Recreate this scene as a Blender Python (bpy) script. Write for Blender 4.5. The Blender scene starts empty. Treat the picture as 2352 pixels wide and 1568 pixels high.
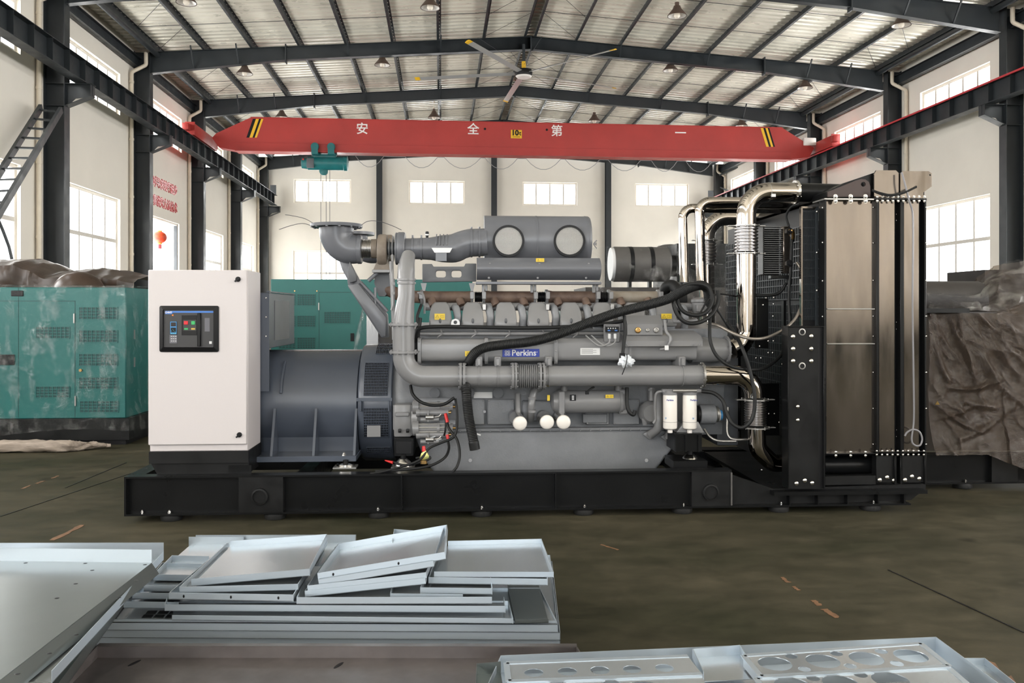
import bpy, bmesh, math, random
from math import pi, sin, cos, tan, radians, sqrt
from mathutils import Vector, Matrix
random.seed(7)
sc = bpy.context.scene
COL = sc.collection

# ------------------------------------------------------------------ camera, world, daylight, exposure
FPX = 1900.0            # focal length in pixels of the 2352 px wide frame
YAW = radians(4.88)     # camera turned to the right of the hall's long axis
HOR = 715.0             # image row of the horizon
EYE = 1.64              # camera height
cam_d = bpy.data.cameras.new('camera')
cam = bpy.data.objects.new('camera', cam_d)
COL.objects.link(cam)
cam.location = (0, 0, EYE)
cam.rotation_euler = (radians(90), 0, -YAW)
cam_d.sensor_width = 36.0
cam_d.lens = FPX / 2352 * 36.0
cam_d.shift_y = -(784 - HOR) / 2352
cam_d.clip_end = 300
sc.camera = cam

wd = bpy.data.worlds.new('sky')
sc.world = wd
wd.use_nodes = True
bg = wd.node_tree.nodes['Background']
bg.inputs[0].default_value = (0.93, 0.97, 1.0, 1)
bg.inputs[1].default_value = 5.0

SKY_SIDE = 10.0          # radiance of the bright overcast sky seen through the windows
def window_light(loc, sx, sy, rot, rad=SKY_SIDE, col=(1.0, 0.975, 0.95)):
    d = bpy.data.lights.new('daylight', 'AREA')
    d.shape = 'RECTANGLE'; d.size = sx; d.size_y = sy
    d.energy = rad * pi * sx * sy
    d.color = col
    o = bpy.data.objects.new('window_daylight', d)
    COL.objects.link(o)
    o.location = loc; o.rotation_euler = rot
    return o

vs = sc.view_settings
sc.display_settings.display_device = 'sRGB'
vs.view_transform = 'Standard'; vs.look = 'None'; vs.gamma = 1.0
vs.use_curve_mapping = False
vs.exposure = 0.1
sc.cycles.max_bounces = 7
sc.cycles.diffuse_bounces = 4
sc.cycles.glossy_bounces = 4
sc.cycles.transmission_bounces = 6
sc.cycles.transparent_max_bounces = 16
sc.cycles.caustics_reflective = False
sc.cycles.caustics_refractive = False

# ------------------------------------------------------------------ survey helpers
CY, SY = cos(YAW), sin(YAW)
def cam2world(r, d, z):
    return Vector((r*CY + d*SY, -r*SY + d*CY, z))
def W(px, py, Y):
    """point on the sight line of a survey mark at hall depth Y"""
    u = (px-1176)/FPX; v = (py-HOR)/FPX
    d = Y/(CY-u*SY)
    return cam2world(u*d, d, EYE - v*d)
def F(px, py, z):
    """point on the sight line of a survey mark at height z"""
    u = (px-1176)/FPX; v = (py-HOR)/FPX
    d = (EYE-z)/v
    return cam2world(u*d, d, z)

# ------------------------------------------------------------------ materials
MATS = {}
def mat(name, col, rough=0.5, metal=0.0, bump=0.0, bscale=40.0, var=0.0, vscale=3.0, rvar=0.0, spec=0.5,
        coat=0.0, emit=None, estr=0.0, col2=None, stretch=None):
    m = bpy.data.materials.new(name); MATS[name] = m
    m.use_nodes = True
    nt = m.node_tree; N = nt.nodes; L = nt.links
    b = N['Principled BSDF']
    b.inputs['Roughness'].default_value = rough
    b.inputs['Metallic'].default_value = metal
    b.inputs['Specular IOR Level'].default_value = spec
    b.inputs['Coat Weight'].default_value = coat
    b.inputs['Coat Roughness'].default_value = 0.1
    c = (*col, 1)
    b.inputs['Base Color'].default_value = c
    if var or bump or rvar or col2:
        tc = N.new('ShaderNodeTexCoord')
        mp = N.new('ShaderNodeMapping')
        L.new(tc.outputs['Object'], mp.inputs[0])
        if stretch: mp.inputs['Scale'].default_value = stretch
    if var or col2:
        n = N.new('ShaderNodeTexNoise'); n.inputs['Scale'].default_value = vscale
        n.inputs['Detail'].default_value = 5; n.inputs['Roughness'].default_value = 0.6
        L.new(mp.outputs[0], n.inputs['Vector'])
        r = N.new('ShaderNodeValToRGB')
        r.color_ramp.elements[0].position = 0.32; r.color_ramp.elements[1].position = 0.68
        c2 = col2 if col2 else tuple(x*(1+var) for x in col)
        c1 = col if col2 else tuple(x*(1-var) for x in col)
        r.color_ramp.elements[0].color = (*c1, 1); r.color_ramp.elements[1].color = (*c2, 1)
        L.new(n.outputs[0], r.inputs[0]); L.new(r.outputs[0], b.inputs['Base Color'])
    if rvar:
        n2 = N.new('ShaderNodeTexNoise'); n2.inputs['Scale'].default_value = vscale*2.3
        n2.inputs['Detail'].default_value = 4
        L.new(mp.outputs[0], n2.inputs['Vector'])
        mr = N.new('ShaderNodeMapRange')
        mr.inputs['From Min'].default_value = 0.3; mr.inputs['From Max'].default_value = 0.7
        mr.inputs['To Min'].default_value = max(0.02, rough-rvar); mr.inputs['To Max'].default_value = rough+rvar
        L.new(n2.outputs[0], mr.inputs[0]); L.new(mr.outputs[0], b.inputs['Roughness'])
    if bump:
        n3 = N.new('ShaderNodeTexNoise'); n3.inputs['Scale'].default_value = bscale
        n3.inputs['Detail'].default_value = 3
        L.new(mp.outputs[0], n3.inputs['Vector'])
        bp = N.new('ShaderNodeBump'); bp.inputs['Strength'].default_value = bump; bp.inputs['Distance'].default_value = 0.01
        L.new(n3.outputs[0], bp.inputs['Height']); L.new(bp.outputs[0], b.inputs['Normal'])
    if emit:
        b.inputs['Emission Color'].default_value = (*emit, 1); b.inputs['Emission Strength'].default_value = estr
    return m

mat('wall', (0.86, 0.81, 0.725), 0.85, bump=0.08, bscale=6, var=0.03, vscale=0.6)
mat('roof', (0.80, 0.76, 0.655), 0.32, metal=0.2, var=0.10, vscale=0.7, rvar=0.08, stretch=(1, 3, 1))
mat('steel_dark', (0.024, 0.029, 0.033), 0.45, var=0.12, vscale=1.2, rvar=0.1)
mat('steel_right', (0.055, 0.066, 0.072), 0.45, var=0.12, vscale=1.2, rvar=0.1)
mat('frame_white', (0.72, 0.68, 0.62), 0.5)
mat('pipe_cream', (0.70, 0.62, 0.50), 0.45, var=0.06, vscale=4)
mat('red_paint', (0.40, 0.036, 0.030), 0.45, var=0.08, vscale=1.0, rvar=0.08)
mat('rail_red', (0.55, 0.04, 0.05), 0.5)
mat('white_letter', (0.80, 0.76, 0.74), 0.5)
mat('red_letter', (0.62, 0.05, 0.06), 0.3)
mat('yellow', (0.80, 0.46, 0.02), 0.45)
mat('label_yellow', (0.78, 0.55, 0.03), 0.4)
mat('black', (0.008, 0.008, 0.009), 0.4, spec=0.25)
mat('black_gloss', (0.0065, 0.0068, 0.0072), 0.30, var=0.1, vscale=2, rvar=0.03, spec=0.22)
mat('black_satin', (0.009, 0.0092, 0.0095), 0.42, var=0.2, vscale=2.5, rvar=0.12, spec=0.22)
mat('rubber', (0.010, 0.0105, 0.011), 0.5, spec=0.3)
mat('rubber_foot', (0.010, 0.010, 0.010), 0.6)
mat('lamp_brown', (0.10, 0.065, 0.05), 0.45)
mat('lamp_inner', (0.62, 0.58, 0.54), 0.3)
mat('lamp_glass', (0.75, 0.68, 0.58), 0.25)
mat('fan_alu', (0.62, 0.62, 0.62), 0.35, metal=0.6)
mat('hoist_teal', (0.010, 0.13, 0.135), 0.4, var=0.15, vscale=3)
mat('cable_grey', (0.30, 0.30, 0.30), 0.6)
mat('wire_dark', (0.05, 0.05, 0.055), 0.5)
mat('lantern_red', (0.55, 0.02, 0.015), 0.5, col2=(0.62, 0.10, 0.02), vscale=9)
mat('gold', (0.85, 0.52, 0.06), 0.4)
mat('eng', (0.214, 0.213, 0.217), 0.28, var=0.015, vscale=2)
mat('eng_cast', (0.222, 0.229, 0.243), 0.44, var=0.07, vscale=6, rvar=0.08, bump=0.18, bscale=70)
mat('eng_dark', (0.10, 0.105, 0.115), 0.45, var=0.08, vscale=5)
mat('slate', (0.070, 0.082, 0.107), 0.27, var=0.02, vscale=2)
mat('filter_grey', (0.130, 0.135, 0.150), 0.29, var=0.015, vscale=2)
mat('cab_white', (0.585, 0.545, 0.545), 0.42, bump=0.02, bscale=200)
mat('manifold_rust', (0.085, 0.052, 0.040), 0.6, var=0.0, col2=(0.17, 0.115, 0.085), vscale=9)
mat('manifold_tan', (0.20, 0.16, 0.12), 0.5, col2=(0.28, 0.25, 0.21), vscale=8)
mat('turbine', (0.15, 0.12, 0.095), 0.55, col2=(0.22, 0.185, 0.15), vscale=10)
mat('stainless', (0.52, 0.475, 0.43), 0.07, metal=1.0, rvar=0.03, vscale=5)
mat('steel_bellow', (0.42, 0.40, 0.39), 0.28, metal=1.0)
mat('chrome', (0.75, 0.73, 0.70), 0.2, metal=1.0)
mat('zinc', (0.40, 0.39, 0.375), 0.36, metal=0.85)
mat('brass', (0.55, 0.35, 0.14), 0.3, metal=1.0)
mat('galv', (0.62, 0.665, 0.70), 0.26, metal=0.80, var=0.03, vscale=2.5)
mat('galv_lit_rim', (0.50, 0.565, 0.625), 0.33, metal=0.62)  # copy of galv for rims, their cool light put into the colour
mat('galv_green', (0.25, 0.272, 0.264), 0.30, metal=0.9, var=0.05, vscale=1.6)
mat('tray_dark', (0.17, 0.152, 0.148), 0.42, metal=0.75, var=0.18, vscale=3.0, rvar=0.12, bump=0.03, bscale=8)
mat('raw_steel', (0.24, 0.212, 0.188), 0.14, metal=0.95, var=0.12, vscale=2.2, rvar=0.05, stretch=(2.2, 1, 0.5))
mat('white_plastic', (0.78, 0.74, 0.70), 0.3)
mat('filter_white', (0.80, 0.76, 0.71), 0.3)
mat('label_white', (0.70, 0.70, 0.70), 0.5)
mat('label_blue', (0.012, 0.035, 0.30), 0.4)
mat('chnt_blue', (0.05, 0.20, 0.62), 0.35)
mat('panel_dark', (0.028, 0.028, 0.030), 0.4)
mat('btn_red', (0.60, 0.012, 0.025), 0.35)
mat('btn_green', (0.03, 0.38, 0.11), 0.35)
mat('btn_amber', (0.55, 0.36, 0.06), 0.35)
mat('led_orange', (0.8, 0.22, 0.02), 0.3)
mat('keypad', (0.13, 0.13, 0.15), 0.5)
mat('screen', (0.018, 0.012, 0.012), 0.2)
mat('curve_cyan', (0.12, 0.45, 0.52), 0.5)
mat('teal', (0.008, 0.128, 0.118), 0.42, var=0.05, vscale=2)
mat('teal_bright', (0.008, 0.125, 0.112), 0.42, var=0.05, vscale=2)
mat('teal_vent', (0.006, 0.060, 0.058), 0.5)
mat('brown_wrap', (0.050, 0.033, 0.024), 0.30, spec=0.3, var=0.25, vscale=4, bump=0.3, bscale=9)
mat('wood_wrap', (0.34, 0.28, 0.23), 0.7, var=0.25, vscale=10, bump=0.4, bscale=14, stretch=(0.4, 4, 4))
mat('machine_dark', (0.032, 0.027, 0.024), 0.5, var=0.25, vscale=4)
mat('machine_grey', (0.085, 0.080, 0.076), 0.5, var=0.1, vscale=5)
mat('red_tip', (0.60, 0.02, 0.02), 0.35)
mat('rainbow_zinc', (0.72, 0.55, 0.18), 0.3, metal=0.8, col2=(0.55, 0.65, 0.25), vscale=14)
mat('rag_white', (0.75, 0.78, 0.82), 0.7, bump=0.5, bscale=30)
mat('hose_clear', (0.20, 0.195, 0.205), 0.25)
mat('hose_braid', (0.30, 0.27, 0.24), 0.35, metal=0.7)
mat('primer_brown', (0.045, 0.026, 0.022), 0.5)
mat('shutter_dark', (0.03, 0.03, 0.033), 0.6)
mat('marking', (0.17, 0.085, 0.038), 0.7, var=0.3, vscale=10)
mat('mesh_grey', (0.78, 0.77, 0.75), 0.35, metal=0.5)
mat('added_dark_band', (0.035, 0.042, 0.040), 0.5)
mat('mesh_back', (0.20, 0.20, 0.205), 0.55)
mat('blue_tag', (0.05, 0.25, 0.55), 0.4)
mat('green_tag', (0.02, 0.28, 0.09), 0.5)

def glass_mat(name, tint=(1, 1, 1), gloss=0.08):
    m = bpy.data.materials.new(name); MATS[name] = m; m.use_nodes = True
    nt = m.node_tree; nt.nodes.clear()
    o = nt.nodes.new('ShaderNodeOutputMaterial'); mx = nt.nodes.new('ShaderNodeMixShader')
    t = nt.nodes.new('ShaderNodeBsdfTransparent'); g = nt.nodes.new('ShaderNodeBsdfGlossy')
    t.inputs[0].default_value = (*tint, 1); g.inputs['Roughness'].default_value = 0.05
    mx.inputs[0].default_value = gloss
    nt.links.new(t.outputs[0], mx.inputs[1]); nt.links.new(g.outputs[0], mx.inputs[2])
    nt.links.new(mx.outputs[0], o.inputs[0])
glass_mat('glass', (0.97, 0.98, 0.98), 0.06)

def film_mat(name, cover=0.25, tint=(0.9, 0.9, 0.9), scale=6.0, bump=0.9, rough=0.12, milk=(0.5, 0.48, 0.46), milkw=0.3, patch=1.0):
    """clear polythene sheet: mostly see-through, partly milky, with crinkled gloss and noise patches painted as glints"""
    m = bpy.data.materials.new(name); MATS[name] = m; m.use_nodes = True
    nt = m.node_tree; N = nt.nodes; L = nt.links; N.clear()
    o = N.new('ShaderNodeOutputMaterial')
    tc = N.new('ShaderNodeTexCoord')
    n1 = N.new('ShaderNodeTexNoise'); n1.inputs['Scale'].default_value = scale; n1.inputs['Detail'].default_value = 7
    n1.inputs['Distortion'].default_value = 1.2; n1.inputs['Roughness'].default_value = 0.62
    L.new(tc.outputs['Object'], n1.inputs['Vector'])
    bp = N.new('ShaderNodeBump'); bp.inputs['Strength'].default_value = bump; bp.inputs['Distance'].default_value = 0.06
    L.new(n1.outputs[0], bp.inputs['Height'])
    t = N.new('ShaderNodeBsdfTransparent'); t.inputs[0].default_value = (*tint, 1)
    g = N.new('ShaderNodeBsdfGlossy'); g.inputs['Roughness'].default_value = rough
    d = N.new('ShaderNodeBsdfDiffuse'); d.inputs[0].default_value = (*milk, 1)
    L.new(bp.outputs[0], g.inputs['Normal']); L.new(bp.outputs[0], d.inputs['Normal'])
    m1 = N.new('ShaderNodeMixShader'); m1.inputs[0].default_value = milkw
    L.new(g.outputs[0], m1.inputs[1]); L.new(d.outputs[0], m1.inputs[2])
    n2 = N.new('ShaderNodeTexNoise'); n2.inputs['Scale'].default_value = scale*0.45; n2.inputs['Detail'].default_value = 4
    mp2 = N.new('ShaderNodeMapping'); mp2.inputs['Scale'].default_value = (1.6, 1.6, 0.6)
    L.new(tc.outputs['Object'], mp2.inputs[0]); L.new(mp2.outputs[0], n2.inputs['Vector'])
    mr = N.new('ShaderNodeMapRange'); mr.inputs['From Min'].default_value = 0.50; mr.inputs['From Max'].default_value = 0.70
    mr.inputs['To Min'].default_value = cover*(1-.7*patch); mr.inputs['To Max'].default_value = min(0.8, cover*(3.6 if cover < 0.1 else 1+2*patch))  # patches of extra cover stand in for highlights on the film
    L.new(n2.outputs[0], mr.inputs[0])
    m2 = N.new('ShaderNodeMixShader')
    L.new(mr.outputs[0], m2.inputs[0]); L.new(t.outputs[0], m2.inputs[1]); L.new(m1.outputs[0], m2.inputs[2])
    L.new(m2.outputs[0], o.inputs[0])
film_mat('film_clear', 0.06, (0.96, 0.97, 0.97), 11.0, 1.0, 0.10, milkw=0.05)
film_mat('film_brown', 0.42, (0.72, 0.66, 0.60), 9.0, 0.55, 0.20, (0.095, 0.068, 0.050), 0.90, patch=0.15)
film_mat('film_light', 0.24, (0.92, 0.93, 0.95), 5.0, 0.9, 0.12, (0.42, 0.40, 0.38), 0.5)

def floor_mat():
    m = bpy.data.materials.new('floor_paint'); MATS['floor'] = m; m.use_nodes = True
    nt = m.node_tree; N = nt.nodes; L = nt.links; b = N['Principled BSDF']
    tc = N.new('ShaderNodeTexCoord')
    n1 = N.new('ShaderNodeTexNoise'); n1.inputs['Scale'].default_value = 0.55; n1.inputs['Detail'].default_value = 8; n1.inputs['Roughness'].default_value = 0.6
    mp = N.new('ShaderNodeMapping'); mp.inputs['Scale'].default_value = (1.0, 1.6, 1)
    L.new(tc.outputs['Object'], mp.inputs[0]); L.new(mp.outputs[0], n1.inputs['Vector'])
    r = N.new('ShaderNodeValToRGB'); e = r.color_ramp.elements
    e[0].position = 0.30; e[0].color = (0.036, 0.038, 0.024, 1)
    e[1].position = 0.72; e[1].color = (0.092, 0.082, 0.058, 1)
    k = e.new(0.5); k.color = (0.057, 0.053, 0.037, 1)
    L.new(n1.outputs[0], r.inputs[0])
    n2 = N.new('ShaderNodeTexNoise'); n2.inputs['Scale'].default_value = 3.0; n2.inputs['Detail'].default_value = 9; n2.inputs['Roughness'].default_value = 0.7
    L.new(mp.outputs[0], n2.inputs['Vector'])
    r2 = N.new('ShaderNodeValToRGB'); r2.color_ramp.elements[0].position = 0.28; r2.color_ramp.elements[0].color = (0.55, 0.56, 0.52, 1)
    r2.color_ramp.elements[1].position = 0.62; r2.color_ramp.elements[1].color = (1.08, 1.05, 1.0, 1)
    L.new(n2.outputs[0], r2.inputs[0])
    mx = N.new('ShaderNodeMix'); mx.data_type = 'RGBA'; mx.blend_type = 'MULTIPLY'; mx.inputs[0].default_value = 1.0
    L.new(r.outputs[0], mx.inputs[6]); L.new(r2.outputs[0], mx.inputs[7])
    # small dark oil spots
    n4 = N.new('ShaderNodeTexNoise'); n4.inputs['Scale'].default_value = 1.7; n4.inputs['Detail'].default_value = 3
    L.new(tc.outputs['Object'], n4.inputs['Vector'])
    r4 = N.new('ShaderNodeValToRGB'); r4.color_ramp.elements[0].position = 0.66; r4.color_ramp.elements[0].color = (1, 1, 1, 1)
    r4.color_ramp.elements[1].position = 0.76; r4.color_ramp.elements[1].color = (0.45, 0.45, 0.45, 1)
    L.new(n4.outputs[0], r4.inputs[0])
    m3 = N.new('ShaderNodeMix'); m3.data_type = 'RGBA'; m3.blend_type = 'MULTIPLY'; m3.inputs[0].default_value = 1.0
    L.new(mx.outputs[2], m3.inputs[6]); L.new(r4.outputs[0], m3.inputs[7])
    L.new(m3.outputs[2], b.inputs['Base Color'])
    mr = N.new('ShaderNodeMapRange'); mr.inputs['From Min'].default_value = 0.3; mr.inputs['From Max'].default_value = 0.7
    mr.inputs['To Min'].default_value = 0.50; mr.inputs['To Max'].default_value = 0.74
    L.new(n2.outputs[0], mr.inputs[0]); L.new(mr.outputs[0], b.inputs['Roughness'])
    bp = N.new('ShaderNodeBump'); bp.inputs['Strength'].default_value = 0.15; bp.inputs['Distance'].default_value = 0.01
    L.new(n2.outputs[0], bp.inputs['Height']); L.new(bp.outputs[0], b.inputs['Normal'])
    b.inputs['Specular IOR Level'].default_value = 0.05
floor_mat()

# ------------------------------------------------------------------ mesh helpers
class MB:
    def __init__(s): s.v = []; s.f = []
    def add(s, vs, fs):
        o = len(s.v); s.v += [tuple(p) for p in vs]; s.f += [tuple(i+o for i in q) for q in fs]; return s
    def box(s, x0, x1, y0, y1, z0, z1, c=0.0):
        if x0 > x1: x0, x1 = x1, x0
        if y0 > y1: y0, y1 = y1, y0
        if z0 > z1: z0, z1 = z1, z0
        if c <= 0:
            return s.add([(x0,y0,z0),(x1,y0,z0),(x1,y1,z0),(x0,y1,z0),(x0,y0,z1),(x1,y0,z1),(x1,y1,z1),(x0,y1,z1)],
                  [(0,3,2,1),(4,5,6,7),(0,1,5,4),(1,2,6,5),(2,3,7,6),(3,0,4,7)])
        c = min(c, (x1-x0)*.49, (y1-y0)*.49, (z1-z0)*.49)
        bm = bmesh.new()
        M = Matrix.Diagonal((x1-x0, y1-y0, z1-z0, 1)); M.translation = ((x0+x1)/2, (y0+y1)/2, (z0+z1)/2)
        bmesh.ops.create_cube(bm, size=1, matrix=M)
        bmesh.ops.bevel(bm, geom=bm.edges[:], offset=c, segments=2 if c > 0.012 else 1, affect='EDGES', profile=0.5)
        return s.bm(bm)
    def bm(s, bm):
        bm.verts.index_update()
        s.add([v.co[:] for v in bm.verts], [[v.index for v in f.verts] for f in bm.faces]); bm.free(); return s
    def obox(s, c, ax, ay, az, hx, hy, hz):
        """box from centre, three axes and half sizes"""
        c = Vector(c); ax = Vector(ax).normalized()*hx; ay = Vector(ay).normalized()*hy; az = Vector(az).normalized()*hz
        vs = [c+ax*i+ay*j+az*k for k in (-1,1) for j in (-1,1) for i in (-1,1)]
        return s.add(vs, [(0,2,3,1),(4,5,7,6),(0,1,5,4),(1,3,7,5),(3,2,6,7),(2,0,4,6)])
    def bar(s, a, b, w, h, up=(0,0,1)):
        a = Vector(a); b = Vector(b); d = (b-a); l = d.length; d.normalize()
        u = Vector(up); sd = d.cross(u)
        if sd.length < 1e-4: sd = d.cross(Vector((0,1,0)))
        sd.normalize(); u = sd.cross(d)
        return s.obox((a+b)/2, d, sd, u, l/2, w/2, h/2)
    def tube(s, pts, r, n=12, caps=True, closed=False):
        pts = [Vector(p) for p in pts]; k = len(pts)
        rs = r if isinstance(r, (list, tuple)) else [r]*k
        T = []
        for i in range(k):
            if closed: t = pts[(i+1) % k]-pts[i-1]
            else: t = pts[min(i+1, k-1)]-pts[max(i-1, 0)]
            if t.length < 1e-9: t = T[-1] if T else Vector((0,0,1))
            T.append(t.normalized())
        a = Vector((0,0,1)) if abs(T[0].z) < 0.9 else Vector((0,1,0))
        nrm = (a - T[0]*a.dot(T[0])).normalized()
        vs = []
        for i in range(k):
            nrm = nrm - T[i]*nrm.dot(T[i])
            if nrm.length < 1e-6: nrm = T[i].orthogonal()
            nrm.normalize(); bn = T[i].cross(nrm)
            for j in range(n):
                an = 2*pi*j/n
                vs.append(pts[i] + (nrm*cos(an)+bn*sin(an))*rs[i])
        fs = []
        for i in range(k if closed else k-1):
            i2 = (i+1) % k
            for j in range(n):
                j2 = (j+1) % n
                fs.append((i*n+j, i*n+j2, i2*n+j2, i2*n+j))
        if caps and not closed:
            fs.append(tuple(range(n-1, -1, -1))); fs.append(tuple((k-1)*n+j for j in range(n)))
        return s.add(vs, fs)
    def cyl(s, a, b, r, n=16, r2=None, caps=True):
        return s.tube([a, b], [r, r if r2 is None else r2], n, caps)
    def lathe(s, prof, o, ax, n=24, caps=True):
        """prof = [(t, r)] along axis ax from o; repeated t values allowed"""
        o = Vector(o); ax = Vector(ax).normalized()
        u = ax.orthogonal().normalized(); w = ax.cross(u)
        vs = []; k = len(prof)
        for t, r in prof:
            for j in range(n):
                an = 2*pi*j/n
                vs.append(o + ax*t + (u*cos(an)+w*sin(an))*r)
        fs = []
        for i in range(k-1):
            for j in range(n):
                j2 = (j+1) % n
                fs.append((i*n+j, i*n+j2, (i+1)*n+j2, (i+1)*n+j))
        if caps:
            fs.append(tuple(range(n-1, -1, -1))); fs.append(tuple((k-1)*n+j for j in range(n)))
        return s.add(vs, fs)
    def prism(s, poly, a0, a1, plane='xz', holes=()):
        """polygon (with holes) in a plane, extruded along the third axis from a0 to a1"""
        def P(p, a):
            if plane == 'xz': return (p[0], a, p[1])
            if plane == 'xy': return (p[0], p[1], a)
            return (a, p[0], p[1])
        if not holes:
            n = len(poly)
            return s.add([P(p, a0) for p in poly]+[P(p, a1) for p in poly],
                  [tuple(range(n)), tuple(range(2*n-1, n-1, -1))]+[(i, i+n, (i+1) % n+n, (i+1) % n) for i in range(n)])
        bm = bmesh.new(); loops = []
        for lp in [poly]+list(holes):
            vs = [bm.verts.new(P(p, a0)) for p in lp]; loops.append(vs)
            for i in range(len(vs)): bm.edges.new((vs[i], vs[(i+1) % len(vs)]))
        bmesh.ops.triangle_fill(bm, edges=bm.edges[:], use_beauty=True, use_dissolve=False)
        fs = bm.faces[:]
        ret = bmesh.ops.extrude_face_region(bm, geom=fs, use_keep_orig=True)
        d = Vector(P((0, 0), a1))-Vector(P((0, 0), a0))
        for e in ret['geom']:
            if isinstance(e, bmesh.types.BMVert): e.co += d
        bmesh.ops.recalc_face_normals(bm, faces=bm.faces[:])
        return s.bm(bm)
    def sphere(s, c, r, n=16, m=8, sc_=(1, 1, 1)):
        vs = [(c[0]+r*sc_[0]*sin(pi*i/m)*cos(2*pi*j/n), c[1]+r*sc_[1]*sin(pi*i/m)*sin(2*pi*j/n), c[2]+r*sc_[2]*cos(pi*i/m)) for i in range(m+1) for j in range(n)]
        return s.add(vs, [(i*n+j, (i+1)*n+j, (i+1)*n+(j+1) % n, i*n+(j+1) % n) for i in range(m) for j in range(n)])
    def grid(s, fn, nu, nv):
        vs = [fn(i/nu, j/nv) for j in range(nv+1) for i in range(nu+1)]
        return s.add(vs, [(j*(nu+1)+i, j*(nu+1)+i+1, (j+1)*(nu+1)+i+1, (j+1)*(nu+1)+i) for j in range(nv) for i in range(nu)])
    def mesh(s, name, m):
        me = bpy.data.meshes.new(name)
        me.from_pydata(s.v, [], s.f)
        bm = bmesh.new(); bm.from_mesh(me)
        bmesh.ops.remove_doubles(bm, verts=bm.verts[:], dist=1e-6)
        bmesh.ops.recalc_face_normals(bm, faces=bm.faces[:])
        bm.to_mesh(me); bm.free()
        me.polygons.foreach_set('use_smooth', [True]*len(me.polygons))
        me.set_sharp_from_angle(angle=radians(38))
        me.materials.append(MATS[m])
        return me
    def build(s, name, m, parent=None, loc=None):
        return link(name, s.mesh(name, m), parent, loc)

def link(name, me, parent=None, loc=None, rot=None):
    o = bpy.data.objects.new(name, me); COL.objects.link(o)
    if parent: o.parent = parent
    if loc is not None: o.location = loc
    if rot is not None: o.rotation_euler = rot
    return o
def tag(o, label=None, cat=None, group=None, kind=None):
    if label: o['label'] = label
    if cat: o['category'] = cat
    if group: o['group'] = group
    if kind: o['kind'] = kind
    return o
def empty(name, loc=(0, 0, 0), rot=(0, 0, 0)):
    o = bpy.data.objects.new(name, None); COL.objects.link(o)
    o.location = loc; o.rotation_euler = rot; o.empty_display_size = 0.2
    return o
def smooth(pts, k=6, closed=False):
    """Catmull-Rom through the points"""
    P = [Vector(p) for p in pts]; n = len(P); out = []
    rng = n if closed else n-1
    for i in range(rng):
        p0 = P[(i-1) % n] if closed or i > 0 else P[0]*2-P[1]
        p1 = P[i]; p2 = P[(i+1) % n]
        p3 = P[(i+2) % n] if closed or i+2 < n else P[-1]*2-P[-2]
        for j in range(k):
            t = j/k
            out.append(0.5*((2*p1)+(p2-p0)*t+(2*p0-5*p1+4*p2-p3)*t*t+(3*p1-p0-3*p2+p3)*t**3))
    if not closed: out.append(P[-1])
    return out
def fillet(pts, R, k=8):
    """polyline with its inner corners rounded to radius R"""
    P = [Vector(p) for p in pts]; out = [P[0]]
    for i in range(1, len(P)-1):
        a = (P[i-1]-P[i]); b = (P[i+1]-P[i]); la, lb = a.length, b.length; a.normalize(); b.normalize()
        ang = a.angle(b)
        r = R[i-1] if isinstance(R, (list, tuple)) else R
        d = min(r/tan(ang/2), la*0.49 if i > 1 else la*.98, lb*0.49 if i < len(P)-2 else lb*.98); rr = d*tan(ang/2)
        c = P[i]+(a+b).normalized()*(rr/sin(ang/2))
        s0 = P[i]+a*d-c; s1 = P[i]+b*d-c; om = s0.angle(s1)
        for j in range(k+1):
            t = j/k
            out.append(c+(s0*sin((1-t)*om)+s1*sin(t*om))/sin(om))
    out.append(P[-1]); return out
def circ(cx, cy, r, n=20, ry=None): return [(cx+r*cos(2*pi*i/n), cy+(ry or r)*sin(2*pi*i/n)) for i in range(n)]
def rrect(x0, x1, y0, y1, r, n=4):
    out = []
    for cx, cy, a in ((x1-r, y0+r, -90), (x1-r, y1-r, 0), (x0+r, y1-r, 90), (x0+r, y0+r, 180)):
        for i in range(n+1):
            t = radians(a+90*i/n); out.append((cx+r*cos(t), cy+r*sin(t)))
    return out
def text_mesh(name, body, size, m, parent=None, loc=(0, 0, 0), rot=(0, 0, 0), ext=0.0, bold=0.0, align='CENTER', sx=1.0):
    cu = bpy.data.curves.new(name, 'FONT'); cu.body = body; cu.size = size; cu.extrude = ext; cu.offset = bold
    cu.align_x = align; cu.align_y = 'CENTER'; cu.resolution_u = 4
    t = bpy.data.objects.new('tmp', cu); COL.objects.link(t)
    dg = bpy.context.evaluated_depsgraph_get(); dg.update()
    me = bpy.data.meshes.new_from_object(t.evaluated_get(dg))
    bpy.data.objects.remove(t); bpy.data.curves.remove(cu)
    me.materials.clear(); me.materials.append(MATS[m])
    o = link(name, me, parent, loc, rot); o.scale = (sx, 1, 1)
    return o

# ------------------------------------------------------------------ the hall
XL, XR = -9.27, 15.32            # inner faces of the columns
XLW, XRW = -9.77, 15.82          # inner faces of the side walls
YB, YE = -15.0, 45.75            # back and end wall
XM = 2.97                        # ridge line
FR = [21.43+6*k for k in range(-6, 5)]
WT = 0.26
def rtop(x): return 9.93+0.0695*(12.3-abs(x-XM))     # top of the rafters
def sheet(x): return rtop(x)+0.20
GREY = 'steel_dark'

fl = MB().box(XLW-WT, XRW+WT, YB-WT, YE+WT, -0.2, 0.0).build('floor', 'floor')
tag(fl, 'worn olive green painted concrete floor of the factory hall', 'floor', kind='structure')
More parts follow.
